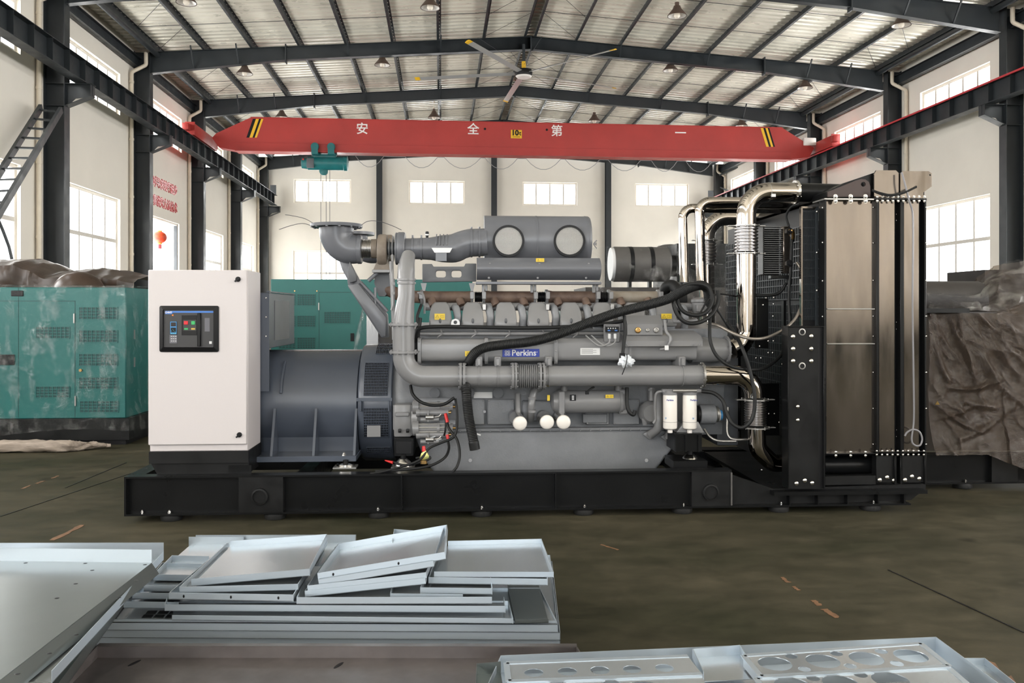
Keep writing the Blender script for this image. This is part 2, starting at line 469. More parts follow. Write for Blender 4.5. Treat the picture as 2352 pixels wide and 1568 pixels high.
# saw-cut joints and worn line paint are pieces of the floor
for i, (a, b) in enumerate([((0, 1186), (345, 1072)), ((2040, 1308), (2352, 1452)), ((150, 1120), (290, 1062))]):
    A = F(*a, 0.002); B = F(*b, 0.002)
    MB().bar(A, B, 0.008, 0.003).build('floor_joint', 'black', fl)
for a, b, w in [((52, 1122), (70, 1114), .03), ((84, 1110), (100, 1104), .035), ((120, 1098), (134, 1092), .03), ((120, 1240), (190, 1205), .05),
             ((1795, 1325), (1812, 1337), .03), ((1822, 1346), (1835, 1355), .03), ((1868, 1378), (1884, 1390), .035), ((1893, 1398), (1922, 1418), .04),
             ((1380, 1250), (1420, 1262), .02), ((2215, 1520), (2290, 1528), .10), ((2270, 1555), (2330, 1562), .10)]:
    A = F(*a, 0.0015); B = F(*b, 0.0015)
    d = (B-A); L_ = d.length; d.normalize(); s = Vector((-d.y, d.x, 0)); mb = MB(); k = 7
    random.seed(int(a[0])); up = []; dn = []
    for i in range(k+1):
        p = A+d*(L_*i/k); up.append(p+s*w*random.uniform(.2, .6)); dn.append(p-s*w*random.uniform(.2, .6))
    poly = [(p.x, p.y) for p in up+dn[::-1]]
    mb.prism(poly, 0.0005, 0.0022, 'xy').build('floor_marking', 'marking', fl)

WIN = []          # openings: (side, centre, half width, z0, z1)
for k, y0 in enumerate(FR[:-1]):
    yc = y0+3.0
    for sd in 'LR':
        WIN.append((sd, yc, 1.75, 7.62, 8.88))
        if not (sd == 'L' and abs(yc-30.4) < 1): WIN.append((sd, yc, 1.75, 2.5, 5.05))
DOOR = ('L', 30.15, 1.75, 0.0, 4.9)
def side_wall(sd):
    x = XLW if sd == 'L' else XRW; xo = x-WT if sd == 'L' else x+WT
    holes = [rrect(c-h, c+h, z0, z1, 0.001, 1) for s_, c, h, z0, z1 in WIN if s_ == sd]
    outer = [(YB-WT, 0), (YE+WT, 0), (YE+WT, sheet(XRW)), (YB-WT, sheet(XRW))]
    if sd == 'L':
        outer = [(YB-WT, 0), (DOOR[1]-DOOR[2], 0), (DOOR[1]-DOOR[2], DOOR[4]), (DOOR[1]+DOOR[2], DOOR[4]), (DOOR[1]+DOOR[2], 0),
                 (YE+WT, 0), (YE+WT, sheet(XLW)), (YB-WT, sheet(XLW))]
    return MB().prism(outer, x, xo, 'yz', holes)
wl = side_wall('L').build('wall_left', 'wall'); tag(wl, 'cream plastered side wall with the red slogan and doorway', 'wall', kind='structure')
wr = side_wall('R').build('wall_right', 'wall'); tag(wr, 'cream plastered side wall behind the radiator', 'wall', kind='structure')
EW = [(-6.45, 1.53, 7.55, 8.83), (-0.25, 1.53, 7.55, 8.83), (6.03, 1.53, 7.55, 8.83), (12.40, 1.53, 7.55, 8.83), (-6.5, 1.53, 2.5, 4.95)]
def gable(): return [(XLW, 0), (XRW, 0), (XRW, sheet(XRW)), (XM, sheet(XM)), (XLW, sheet(XLW))]
we = MB().prism(gable(), YE, YE+WT, 'xz', [rrect(c-h, c+h, a, b, .001, 1) for c, h, a, b in EW]).build('wall_end', 'wall')
tag(we, 'cream gable wall at the far end of the hall', 'wall', kind='structure')
BW = [(-6.3, 1.6, 7.5, 8.9), (-0.2, 1.6, 7.5, 8.9), (6.1, 1.6, 7.5, 8.9), (12.3, 1.6, 7.5, 8.9), (-6.4, 1.7, 4.1, 5.3), (-0.8, 2.2, 0.05, 5.3)]
wb = MB().prism(gable(), YB, YB-WT, 'xz', [rrect(c-h, c+h, a, b, .001, 1) for c, h, a, b in BW]).build('wall_back', 'wall')
tag(wb, 'cream gable wall with the open truck gateway behind the camera', 'wall', kind='structure')

MB().box(XLW, -3.05, YB, YB+.02, 0, 1.25).build('added_dark_band', 'added_dark_band', wb); MB().box(1.45, XRW, YB, YB+.02, 0, 1.25).build('added_dark_band', 'added_dark_band', wb)  # unseen dark band added to darken what the radiator panels reflect
# daylight
for s_, c, h, z0, z1 in WIN:
    x = XLW-WT-0.03 if s_ == 'L' else XRW+WT+0.03
    window_light((x, c, (z0+z1)/2), z1-z0, 2*h, (0, -pi/2 if s_ == 'L' else pi/2, 0), SKY_SIDE if s_ == 'L' else SKY_SIDE*1.35)
for c, h, a, b in EW: window_light((c, YE+WT+.03, (a+b)/2), 2*h, b-a, (-pi/2, 0, 0))
for c, h, a, b in BW: window_light((c, YB-WT-.03, (a+b)/2), 2*h, b-a, (pi/2, 0, 0), SKY_SIDE*.42, (0.90, 0.95, 1.0))
window_light((XLW-WT-0.6, DOOR[1], 2.45), 4.9, 3.5, (0, -pi/2, 0))

# glazed windows the photograph shows
wn = [0]
def window(sd, c, h, z0, z1, cols, rows, label):
    wn[0] += 1
    if sd in 'LR':
        x = (XLW-0.14) if sd == 'L' else (XRW+0.14)
        root = empty('window_%d' % wn[0], (x, c, z0), (0, 0, pi/2 if sd == 'L' else -pi/2))
    else:
        root = empty('window_%d' % wn[0], (c, YE+0.14, z0))
    tag(root, label, 'window', kind='structure')
    H = z1-z0; t = 0.09
    f = MB()
    f.box(-h, -h+t, -.04, .04, 0, H).box(h-t, h, -.04, .04, 0, H).box(-h+t, h-t, -.04, .04, 0, t).box(-h+t, h-t, -.04, .04, H-t, H)
    for i in range(1, cols):
        x = -h+2*h*i/cols; f.box(x-.042, x+.042, -.035, .035, t, H-t)
    for j in range(1, rows):
        z = H*j/rows; f.box(-h+t, h-t, -.045, .045, z-.055, z+.055)
    f.build('window_frame', 'frame_white', root)
    pm = MB().box(-h/cols+.03, h/cols-.03, -.003, .003, -H/rows/2+.03, H/rows/2-.03).mesh('pane', 'glass')
    for i in range(cols):
        for j in range(rows):
            link('pane', pm, root, (-h+2*h*(i+.5)/cols, 0, H*(j+.5)/rows))
bayn = {18.43: 'nearest', 24.43: 'second', 30.43: 'third', 36.43: 'fourth', 42.43: 'farthest'}
for s_, c, h, z0, z1 in WIN:
    if c < 16: continue
    nm = bayn[round(c, 2)]
    hi = z0 > 6
    wall_ = 'the slogan wall' if s_ == 'L' else 'the wall behind the radiator'
    window(s_, c, h, z0, z1, 5 if hi else 4, 1 if hi else 2, '%s %s window along %s, counted from the camera' % (nm, 'small high' if hi else 'tall low', wall_))
for (c, h, a, b), nm in zip(EW, ['above the green hoist', 'second from the hoist side', 'above the air filter housing', 'nearest the radiator', '']):
    window('E', c, h, a, b, 4, 1 if a > 6 else 2, 'high window in the far gable wall, '+nm if nm else 'low window in the far gable wall behind the exhaust elbow')
# doorway in the slogan wall
dr = empty('door_1', (XLW-.13, DOOR[1], 0)); tag(dr, 'bright open doorway under the red slogan with dark steel jambs', 'door', kind='structure')
for s in (-1, 1): MB().box(-.06, .06, s*1.75-.05, s*1.75+.05, 0, 4.9).build('door_jamb', 'steel_dark', dr)
MB().box(-.06, .06, -1.7, 1.7, 4.84, 4.9).build('door_lintel', 'frame_white', dr)

# slogan letters, each piece glued on the wall
for row, z in (('时时寻求效率进步', 6.06), ('事事讲究方法技术', 5.42)):
    for i, ch in enumerate(row):
        text_mesh('slogan_letter', ch, 0.40, 'red_letter', wl, (XLW+.012, 28.82+i*.372, z), (pi/2, 0, pi/2), 0.012, 0.006)

# columns
def column(x_in, y, sd, label):
    s = -1 if sd == 'L' else 1
    root = empty('column', (x_in, y, 0)); tag(root, label, 'column', kind='structure')
    zt = rtop(x_in)
    MB().box(0, s*.016, -.15, .15, 0, zt).build('flange', GREY, root)
    MB().box(s*.48, s*.496, -.15, .15, 0, zt).build('flange', GREY, root)
    MB().box(s*.016, s*.48, -.008, .008, 0, zt).build('web', GREY, root)
    # corbel carrying the runway beam
    c = MB()
    c.prism([(0, 6.72), (-s*.20, 6.93), (-s*.62, 6.99), (-s*.62, 7.27), (0, 7.27)], -.012, .012)
    c.box(-s*.0, -s*.64, -.13, .13, 7.27, 7.285); c.prism([(0, 6.72), (-s*.62, 6.985), (-s*.62, 7.0), (0, 6.735)], -.13, .13)
    c.box(-s*.60, -s*.612, -.13, .13, 6.985, 7.27)
    for z in (6.72, 7.27): c.box(s*.016, s*.48, -.13, .13, z, z+.014)
    c.build('corbel', GREY, root)
    for z in (2.4,): MB().box(s*.016, s*.48, -.13, .13, z, z+.012).build('stiffener', GREY, root)
nth = ['first', 'second', 'third', 'fourth', 'fifth', 'sixth']
for k, y in enumerate([f for f in FR if f > 14]):
    column(XL, y, 'L', '%s dark steel column along the slogan wall, counted from the camera' % nth[k])
    column(XR, y, 'R', '%s steel column along the wall behind the radiator, counted from the camera' % nth[k])
for x, w in ((-3.37, 'above the alternator'), (2.90, 'in the middle of the gable'), (9.27, 'nearest the radiator')):
    root = empty('column', (x, YE-.2, 0)); tag(root, 'grey steel post of the far gable wall, '+w, 'column', kind='structure')
    MB().box(-.15, .15, -.15, -.135, 0, rtop(x)).build('flange', GREY, root)
    MB().box(-.15, .15, .135, .15, 0, rtop(x)).build('flange', GREY, root)
    MB().box(-.008, .008, -.135, .135, 0, rtop(x)).build('web', GREY, root)

# ceiling: profiled sheets on purlins and tapered rafters
ce = empty('ceiling', (XM, 0, 10)); tag(ce, 'pitched roof of pale corrugated sheets on dark purlins and rafters', 'ceiling', kind='structure')
ce.location = (0, 0, 0)
PIT = 0.30
for k, y0 in enumerate(FR[:-1]):
    y1 = y0+6.0
    for s in (-1, 1):
        prof = []; n = 20
        for i in range(n):
            b = y0+i*PIT
            prof += [(b, .0), (b+.17, .0), (b+.195, .032), (b+.275, .032)]
        prof.append((y1, 0))
        xe = XM+s*12.9; mb = MB(); vs = []
        for x in (XM, xe):
            vs += [(x, y, sheet(x)+.01-d) for y, d in prof]
        m_ = len(prof)
        mb.add(vs, [(i, i+1, m_+i+1, m_+i) for i in range(m_-1)])
        mb.build('roof_sheet', 'roof', ce)
PX = []
for s in (-1, 1):
    for i in range(9):
        PX.append(XM+s*(0.17 if i == 0 else 1.5*i+.05))
for x in PX:
    s = 1 if x > XM else -1
    z = rtop(x); mb = MB()
    y0, y1 = FR[3], YE
    mb.box(x-.006, x+.006, y0, y1, z, z+.19); mb.box(x-.07, x, y0, y1, z, z+.01); mb.box(x, x+.07, y0, y1, z+.18, z+.19)
    mb.build('purlin', GREY, ce)
def rafter(y):
    root = MB()
    for s in (-1, 1):
        e = XM+s*12.24; m = XM+s*8.0
        zb = lambda x, d: rtop(x)-d
        root.prism([(e, zb(e, .68)), (m, zb(m, .43)), (XM, zb(XM, .43)), (XM, rtop(XM)), (e, rtop(e))], y-.005, y+.005)
        for a, b in (((e, zb(e, .68)), (m, zb(m, .43))), ((m, zb(m, .43)), (XM, zb(XM, .43))), ((e, rtop(e)-.012), (XM, rtop(XM)-.012))):
            root.prism([a, b, (b[0], b[1]+.014), (a[0], a[1]+.014)], y-.10, y+.10)
    o = root.build('rafter', GREY, ce)
    for s in (-1, 1):
        m = XM+s*8.0
        MB().box(m-.02, m+.02, y-.12, y+.12, rtop(m)-.52, rtop(m)+.07).build('splice_plate', GREY, o)
        for q in (3.0, 6.0, 9.5, 10.9):
            x = XM+s*q; dp = .43+max(0, (q-8)/4.24)*.25
            MB().bar((x, y-.02, rtop(x)-dp+.02), (x-s*.02, y-.5, rtop(x)+.02), .04, .04).build('fly_brace', GREY, o)
    MB().box(XM-.02, XM+.02, y-.12, y+.12, rtop(XM)-.5, rtop(XM)+.0).build('splice_plate', GREY, o)
for y in FR[4:]: rafter(y)
for s, xw in ((-1, XL), (1, XR)):
    x = XM+s*12.62
    mb = MB().box(x-.10, x+.10, FR[4], YE, 9.70, 9.715).box(x-.006, x+.006, FR[4], YE, 9.38, 9.70).box(x-.10, x+.10, FR[4], YE, 9.38, 9.395)
    mb.build('eave_strut', GREY, ce)
    MB().cyl((XM+s*12.05, FR[4], 9.86), (XM+s*12.05, YE, 9.86), .085, 12).build('eave_pipe', GREY, ce)
for y in [f+2 for f in FR[4:-1]]+[f+4 for f in FR[4:-1]]:
    for s in (-1, 1):
        MB().cyl((XM+s*.2, y, rtop(XM)+.14), (XM+s*12, y, rtop(XM+s*12)+.14), .009, 6).build('sag_rod', GREY, ce)
for k, y in enumerate(FR[4:-1]):
    for s in (-1, 1):
        for a, b in ((.2, 1.5), (10.6, 12.0)):
            MB().cyl((XM+s*a, y+4, rtop(XM+s*a)+.1), (XM+s*b, y+6, rtop(XM+s*b)+.1), .007, 6).build('tie_rod', GREY, ce)
            MB().cyl((XM+s*b, y+4, rtop(XM+s*b)+.1), (XM+s*a, y+2, rtop(XM+s*a)+.1), .007, 6).build('tie_rod', GREY, ce)

# crane runway beams
for s, x, lab in ((-1, -8.90, 'dark crane runway girder with web stiffeners along the slogan wall'), (1, 14.92, 'grey crane runway girder with red rail above the radiator')):
    root = empty('runway_beam', (x, 0, 7.30)); tag(root, lab, 'girder', kind='structure')
    y0, y1 = 11.5, 45.2
    MB().box(-.15, .15, y0, y1, 0, .016).build('bottom_flange', GREY, root)
    MB().box(-.15, .15, y0, y1, .534, .55).build('top_flange', GREY, root)
    MB().box(-.006, .006, y0, y1, .016, .534).build('web', GREY, root)
    MB().box(-.03, .03, y0, y1, .55, .60).build('crane_rail', 'rail_red' if s > 0 else 'primer_brown', root)
    if s > 0: MB().box(-.19, -.15, y0, y1, .51, .56).build('conductor_bar', 'rail_red', root)
    st = MB().box(-.14, -.006, -.006, .006, .016, .534).box(.006, .14, -.006, .006, .016, .534).mesh('stiffener', GREY)
    y = y0+.3
    while y < y1: link('stiffener', st, root, (0, y, 0)); y += .86
    MB().box(-.15, .15, y1-.35, y1-.30, .55, 1.05).build('end_stop', GREY, root)

# downpipes beside the columns
for sd in 'LR':
    for k, y in enumerate(FR[5:]):
        s = -1 if sd == 'L' else 1
        xw = (XLW+.09) if sd == 'L' else (XRW-.09)
        yy = y-.56
        pts = fillet([(xw+(-s)*.35, yy+.25, 9.85), (xw+(-s)*.35, yy+.25, 9.45), (xw, yy, 9.15), (xw, yy, 0.0)], .12, 5)
        mb = MB().tube(pts, .06, 12)
        o = mb.build('downpipe', 'pipe_cream')
        for z in (1.6, 3.4, 5.2, 7.0, 8.8): MB().cyl((xw, yy, z), (xw, yy, z+.07), .072, 12).build('collar', 'pipe_cream', o)
        tag(o, 'cream drain pipe beside the %s column of %s' % (nth[k], 'the slogan wall' if sd == 'L' else 'the wall behind the radiator'), 'pipe', 'drain pipes')

# access ladder on the slogan wall
lad = empty('ladder', (0, 0, 0)); tag(lad, 'dark steel ladder slanting down beside the first slogan wall column in view', 'ladder')
T0 = W(94, 246, 20.5); T1 = W(140, 252, 20.5)
B0 = W(-78, 520, 16.6); B1 = W(-15, 512, 16.6)
MB().bar(T0, B0, .07, .15).build('stringer', GREY, lad)
MB().bar(T1, B1, .07, .15).build('stringer', GREY, lad)
for i in range(11):
    t = (i+.3)/11; MB().bar(T0.lerp(B0, t), T1.lerp(B1, t), .10, .035).build('rung', GREY, lad)
b2 = MB().tube(fillet([W(-6, 500, 16.6), W(6, 528, 16.7), W(20, 565, 16.8), W(38, 640, 16.9)], .3, 4), .03, 8)
b2.build('handrail', GREY, lad)

# ------------------------------------------------------------------ overhead crane
YC = 31.75
cr = empty('overhead_crane', (XM, YC, 7.63)); tag(cr, 'red single girder overhead crane spanning the hall with white characters', 'crane')
def cw(px, py, y=YC-.22): p = W(px, py, y); return (p.x-XM, p.z-7.63)
gx0, gx1 = -11.9, 11.95
gtop, gbot = 1.23, 0.0
lp = [(-10.6, 0.0), (10.75, 0.0), (11.5, .10), (11.7, .46), (10.4, 1.23), (-10.05, 1.23), (-11.3, .62), (-11.45, .45), (-11.2, .10)]
MB().prism(lp, -.22, .22).build('girder', 'red_paint', cr)
MB().box(-10.6, 10.75, -.30, .30, -.03, .0).build('bottom_flange', 'red_paint', cr)
MB().box(-10.05, 10.4, -.25, .25, 1.23, 1.25).build('top_plate', 'red_paint', cr)
MB().box(-10.6, 10.75, -.235, -.22, .28, .30).build('web_fold', 'red_paint', cr)
for s in (-1, 1):
    x = (-8.90 if s < 0 else 14.92)-XM
    e = MB().box(x-.16, x+.16, -1.5, 1.5, .28, .70, .02)
    e.box(x-.17, x+.17, -1.52, -1.48, .36, .74); e.box(x-.17, x+.17, 1.48, 1.52, .36, .74)
    oe = e.build('end_carriage', 'red_paint', cr)
    for y in (-1.15, 1.15): MB().cyl((x-.06, y, .42), (x+.06, y, .42), .15, 20).build('wheel', 'eng_dark', oe)
    MB().box(x-.2, x+.02, -1.75, -1.5, .42, .66, .02).build('drive_box', 'red_paint', oe)
MB().box(11.25, 11.75, -.3, -.05, .55, .85, .03).build('control_box', 'white_plastic', cr)
for ch, px, py in (('安', 832, 297), ('全', 1087, 298), ('第', 1279, 302), ('一', 1563, 307)):
    x, z = cw(px, py)
    text_mesh('painted_character', ch, .46, 'white_letter', cr, (x, -.226, z), (pi/2, 0, 0), .002, .006)
x, z = cw(1186, 308)
pl = MB().box(x-.21, x+.21, -.232, -.22, z-.16, z+.16).build('load_plate', 'yellow', cr)
text_mesh('load_number', '10', .28, 'black', pl, (x-.05, -.236, z+.04), (pi/2, 0, 0), .002, .012)
text_mesh('load_unit', 't', .24, 'black', pl, (x+.145, -.236, z+.03), (pi/2, 0, 0), .002, .004)
MB().box(x-.14, x+.14, -.236, -.232, z-.115, z-.10).build('fine_print', 'black', pl)
def stripe(p0, p1, p2, p3, m):
    q = [cw(*p) for p in (p0, p1, p2, p3)]
    MB().prism(q, -.2265, -.2215).build('hazard_stripe', m, cr)
stripe((581, 273), (588, 273), (573, 316), (566, 316), 'black'); stripe((588, 273), (595, 273), (580, 316), (573, 316), 'yellow')
stripe((595, 273), (600, 273), (585, 316), (580, 316), 'black'); stripe((600, 273), (605, 273), (590, 316), (585, 316), 'yellow')
stripe((1747, 294), (1753, 294), (1766, 337), (1760, 337), 'yellow'); stripe((1753, 294), (1758, 294), (1771, 337), (1766, 337), 'black')
stripe((1758, 294), (1763, 294), (1776, 337), (1771, 337), 'yellow'); stripe((1763, 294), (1767, 294), (1780, 337), (1776, 337), 'black')
for px, py in ((1114, 296), (1256, 298)):
    x, z = cw(px, py); MB().cyl((x, -.228, z), (x, -.22, z), .045, 14).build('cable_hole', 'black', cr)
# festoon cable
fc = MB(); P = []
xs = [W(p, 350, YC).x-XM for p in (815, 880, 930, 1005, 1020, 1105, 1115, 1190, 1210, 1290, 1300, 1380, 1400, 1475, 1500, 1560, 1580, 1640, 1690)]
for i in range(len(xs)-1):
    n = 7
    for j in range(n):
        t = j/n; P.append((xs[i]+(xs[i+1]-xs[i])*t, .26, -.05-(.42 if i % 2 == 0 else .0)*4*t*(1-t)))
fc.tube(P, .011, 6).build('festoon_cable', 'cable_grey', cr)

# hoist under the girder
hp = W(745, 375, YC)
ho = empty('electric_hoist', (hp.x, YC, 0)); tag(ho, 'teal electric wire rope hoist hanging under the red crane girder', 'hoist')
zz = hp.z
ho.location.z = zz
MB().lathe([(-.85, .12), (-.83, .20), (-.62, .23), (-.60, .26), (.72, .26), (.74, .28), (.86, .28), (.88, .2)], (0, 0, 0), (1, 0, 0), 24).build('drum_housing', 'hoist_teal', ho)
for x in (-.30, .30):
    tr = MB().box(x-.16, x+.16, -.10, .10, .22, .37, .02).build('trolley_plate', 'hoist_teal', ho)
    for y in (-.33, .33):
        MB().cyl((x, y-.04, .56), (x, y+.04, .56), .15, 20).cyl((x, y-.07, .56), (x, y+.07, .56), .05, 12).build('trolley_wheel', 'hoist_teal', tr)
    MB().box(x-.12, x+.12, -.42, .42, .28, .34).box(x-.12, x+.12, -.42, -.40, .34, .62).box(x-.12, x+.12, .40, .42, .34, .62).build('yoke', 'hoist_teal', tr)
MB().box(-.40, .45, -.16, .16, .18, .32, .02).build('frame', 'hoist_teal', ho)
MB().box(-.62, -.35, -.28, -.18, -.22, .14, .02).build('control_box', 'eng_dark', ho)
MB().lathe([(0, .06), (.03, .16), (.12, .16), (.15, .06)], (-.02, -.10, -.30), (0, 1, 0), 20).build('rope_guide', 'hoist_teal', ho)
for x in (-.13, .07, .20):
    MB().cyl((x, 0, -.2), (x, 0, -5.4), .010, 6).build('wire_rope', 'wire_dark', ho)
hk = MB().box(-.02, .28, -.09, .09, -5.7, -5.3, .04).build('hook_block', 'yellow', ho)
MB().tube(smooth([(.13, 0, -5.7), (.13, 0, -5.82), (.20, 0, -5.94), (.12, 0, -6.04), (.03, 0, -5.96)], 6), .03, 10).build('hook', 'eng_dark', hk)
MB().cyl((-.75, -.2, .1), (-.75, -.24, .1), .03, 10).build('warning_lamp', 'red_tip', ho)

# ------------------------------------------------------------------ ceiling fan
fp = W(1203, 168, 27.3)
fan = empty('ceiling_fan', fp); tag(fan, 'large five blade ceiling fan with yellow blade tips under the ridge', 'fan')
MB().lathe([(-.10, .14), (-.08, .27), (.02, .29), (.10, .27), (.13, .16)], (0, 0, 0), (0, 0, 1), 28).build('motor_hub', 'black', fan)
MB().lathe([(-.15, .22), (-.10, .27), (-.09, .2)], (0, 0, 0), (0, 0, 1), 28).build('hub_cover', 'white_plastic', fan)
MB().cyl((0, 0, .1), (0, 0, .38), .07, 14).build('yellow_sleeve', 'yellow', fan)
MB().cyl((0, 0, .3), (0, 0, .95), .05, 12).build('down_rod', 'steel_dark', fan)
for a in (0, 90, 180, 270):
    MB().cyl((cos(radians(a))*.1, sin(radians(a))*.1, .25), (cos(radians(a+20))*1.6, sin(radians(a+20))*.6, 1.05), .006, 6).build('guy_wire', 'wire_dark', fan)
for a in (-117, -43, 29, 100, 171):
    t = radians(a)-YAW
    d = Vector((cos(t), sin(t), 0)); n = Vector((-sin(t), cos(t), 0))
    def blade(r0, r1, zz0):
        m = MB(); prof = [(-.09, -.01), (-.04, .025), (.03, .03), (.09, .0), (.03, -.005)]
        vs = []
        for r in (r0, r1):
            z = zz0-.02*(r/3.6)
            vs += [d*r+n*q[0]+Vector((0, 0, z+q[1]+q[0]*.25)) for q in prof]
        k = len(prof)
        m.add(vs, [(i, (i+1) % k, k+(i+1) % k, k+i) for i in range(k)]+[tuple(range(k)), tuple(range(2*k-1, k-1, -1))]); return m
    b = blade(.30, 3.55, .0).build('blade', 'fan_alu', fan)
    blade(3.54, 3.72, .0).build('blade_tip', 'yellow', b)

# ------------------------------------------------------------------ pendant lamps
def lamp_root():
    r = empty('pendant_lamp')
    MB().lathe([(0, .05), (.02, .09), (.10, .12), (.20, .20), (.27, .255), (.30, .262)], (0, 0, .30), (0, 0, -1), 28, caps=False).lathe([(0, .045), (.02, .085), (.10, .115), (.20, .195), (.27, .25), (.30, .262)], (0, 0, .30), (0, 0, -1), 28, caps=False).build('shade', 'lamp_brown', r)
    MB().lathe([(0, .02), (.0, .10), (.10, .185), (.17, .24), (.172, .243), (.10, .19)], (0, 0, .18), (0, 0, -1), 28, caps=False).build('reflector', 'lamp_inner', r)
    MB().lathe([(0, .03), (.05, .075), (.25, .085), (.30, .05)], (0, 0, .25), (0, 0, -1), 18).build('bulb', 'lamp_glass', r)
    MB().cyl((0, 0, .28), (0, 0, .38), .06, 14).build('socket', 'lamp_brown', r)
    return r
proto = lamp_root()
LP = [(428, -6, 22.1, 'far above the slogan wall'), (988, 6, 22.1, 'cut by the top edge of the photo'), (1555, 25, 22.1, 'hanging largest and clear of any rafter'), (2070, 47, 22.1, 'highest and closest to the wall behind the radiator'),
      (562, 160, 27.9, 'under the nearest full rafter at the slogan wall side'), (878, 140, 27.9, 'under the nearest full rafter beside the fan blades'), (1540, 153, 27.9, 'under the nearest full rafter past the fan tip'), (1849, 193, 27.9, 'under the nearest full rafter at the radiator side'),
      (647, 262, 34.3, 'just over the crane girder near its striped end'), (997, 263, 34.3, 'just over the crane girder before the fan'), (1365, 271, 34.3, 'just over the crane girder past the fan'), (1703, 282, 34.3, 'just over the crane girder at its radiator end')]
for i, (px, py, Y, lab) in enumerate(LP):
    if i == 0: r = proto
    else:
        r = proto.copy(); COL.objects.link(r)
        for ch in proto.children:
            if ch.name.startswith('stem'): continue
            c = ch.copy(); COL.objects.link(c); c.parent = r
    p = W(px, py, Y); r.location = (p.x, p.y, p.z-.15)
    tag(r, 'brown bell shaped pendant lamp '+lab, 'lamp', 'pendant lamps under the roof')
    top = rtop(p.x)+.05
    lamps_top = top-(p.z-.15)
    MB().cyl((0, 0, .36), (0, 0, lamps_top), .012, 8).build('stem', 'pipe_cream', r)

# red lantern in the doorway
lp_ = W(366, 545, 30.1)
ln = empty('paper_lantern', lp_); tag(ln, 'round red paper lantern with gold print hanging in the open doorway', 'lantern')
MB().sphere((0, 0, 0), .25, 24, 12, (1, 1, .86)).build('lantern_body', 'lantern_red', ln)
MB().cyl((0, 0, .19), (0, 0, .24), .09, 14).build('top_cap', 'gold', ln)
MB().cyl((0, 0, -.24), (0, 0, -.19), .09, 14).build('bottom_cap', 'gold', ln)
MB().cyl((0, 0, -.40), (0, 0, -.25), .075, 12).build('tassel', 'red_letter', ln)
MB().cyl((0, 0, .24), (0, 0, 4.9-lp_.z), .006, 6).build('cord', 'wire_dark', ln)

# ------------------------------------------------------------------ the generator set
ALF = radians(3.4); GOX, GOF = -3.008, 6.414
CA, SA = cos(ALF), sin(ALF)
gen = empty('generator_set', cam2world(GOX, GOF, 0), (0, 0, ALF-YAW))
tag(gen, 'grey industrial diesel generator set on black skid with white control cabinet and black radiator', 'generator')
def gp(px, py, ly):
    """survey mark at depth ly behind the skid's front face, in the generator's own frame"""
    u = (px-1176)/FPX; v = (py-HOR)/FPX
    x = (u*(GOF+ly*CA)-GOX+ly*SA)/(CA-u*SA)
    return Vector((x, ly, EYE-v*(GOF+x*SA+ly*CA)))
def gx(px, ly): return gp(px, 800, ly).x
def gz(px, py, ly): return gp(px, py, ly).z
def mpp(px, ly): return (GOF+gx(px, ly)*SA+ly*CA)/FPX      # metres per pixel there
def gpl(pts, ly): return [(p.x, p.z) for p in (gp(a, b, ly) for a, b in pts)]
def plate(name, pts, y0, y1, m, parent=gen, holes=(), bev=0.0):
    mb = MB().prism(gpl(pts, y0), y0, y1, 'xz', [gpl(h, y0) for h in holes])
    if bev: bevel(mb, bev)
    return mb.build(name, m, parent)
def bevel(mb, off, seg=2, ang=40):
    me = bpy.data.meshes.new('t'); me.from_pydata(mb.v, [], mb.f)
    bm = bmesh.new(); bm.from_mesh(me); bpy.data.meshes.remove(me)
    bmesh.ops.remove_doubles(bm, verts=bm.verts[:], dist=1e-5)
    bmesh.ops.recalc_face_normals(bm, faces=bm.faces[:])
    ed = [e for e in bm.edges if len(e.link_faces) == 2 and e.calc_face_angle(0) > radians(ang)]
    bmesh.ops.bevel(bm, geom=ed, offset=off, segments=seg, affect='EDGES', profile=0.5, clamp_overlap=True)
    mb.v = []; mb.f = []; return mb.bm(bm)
def pxbox(px0, px1, py0, py1, y0, y1, c=0.0, mb=None):
    a = gp(px0, py1, y0); b = gp(px1, py0, y0)
    return (mb or MB()).box(a.x, b.x, y0, y1, a.z, b.z, c)
def hcyl(px0, px1, py, ly, rpx, n=24, mb=None, prof=None):
    """cylinder lying along the engine"""
    pm = (px0+px1)/2; z = gz(pm, py, ly); r = rpx*mpp(pm, ly); a = gx(px0, ly); b = gx(px1, ly)
    return (mb or MB()).cyl((a, ly, z), (b, ly, z), r, n)
def path(pts): return [gp(*p) for p in pts]
HEX = MB().lathe([(0, 1.0), (.55, 1.0), (.65, .85)], (0, 0, 0), (0, -1, 0), 6).lathe([(-.12, 1.25), (0, 1.25)], (0, 0, 0), (0, -1, 0), 12).mesh('bolt', 'chrome')
DOME = MB().lathe([(0, 1.0), (.35, .95), (.6, .6), (.68, .15)], (0, 0, 0), (0, -1, 0), 12).mesh('bolt', 'chrome')
GBOLT = MB().lathe([(0, 1.0), (.55, 1.0), (.65, .8)], (0, 0, 0), (0, -1, 0), 6).mesh('bolt', 'eng')
ZBOLT = MB().lathe([(-.9, .55), (0, .55), (0, 1.0), (.9, 1.0), (.9, .5), (1.6, .5)], (0, 0, 0), (0, 0, 1), 6).mesh('bolt', 'chrome')
def bolt(parent, px, py, ly, rpx, me=None, name='bolt'):
    o = link(name, me or DOME, parent, gp(px, py, ly)); r = rpx*mpp(px, ly); o.scale = (r, r, r); return o
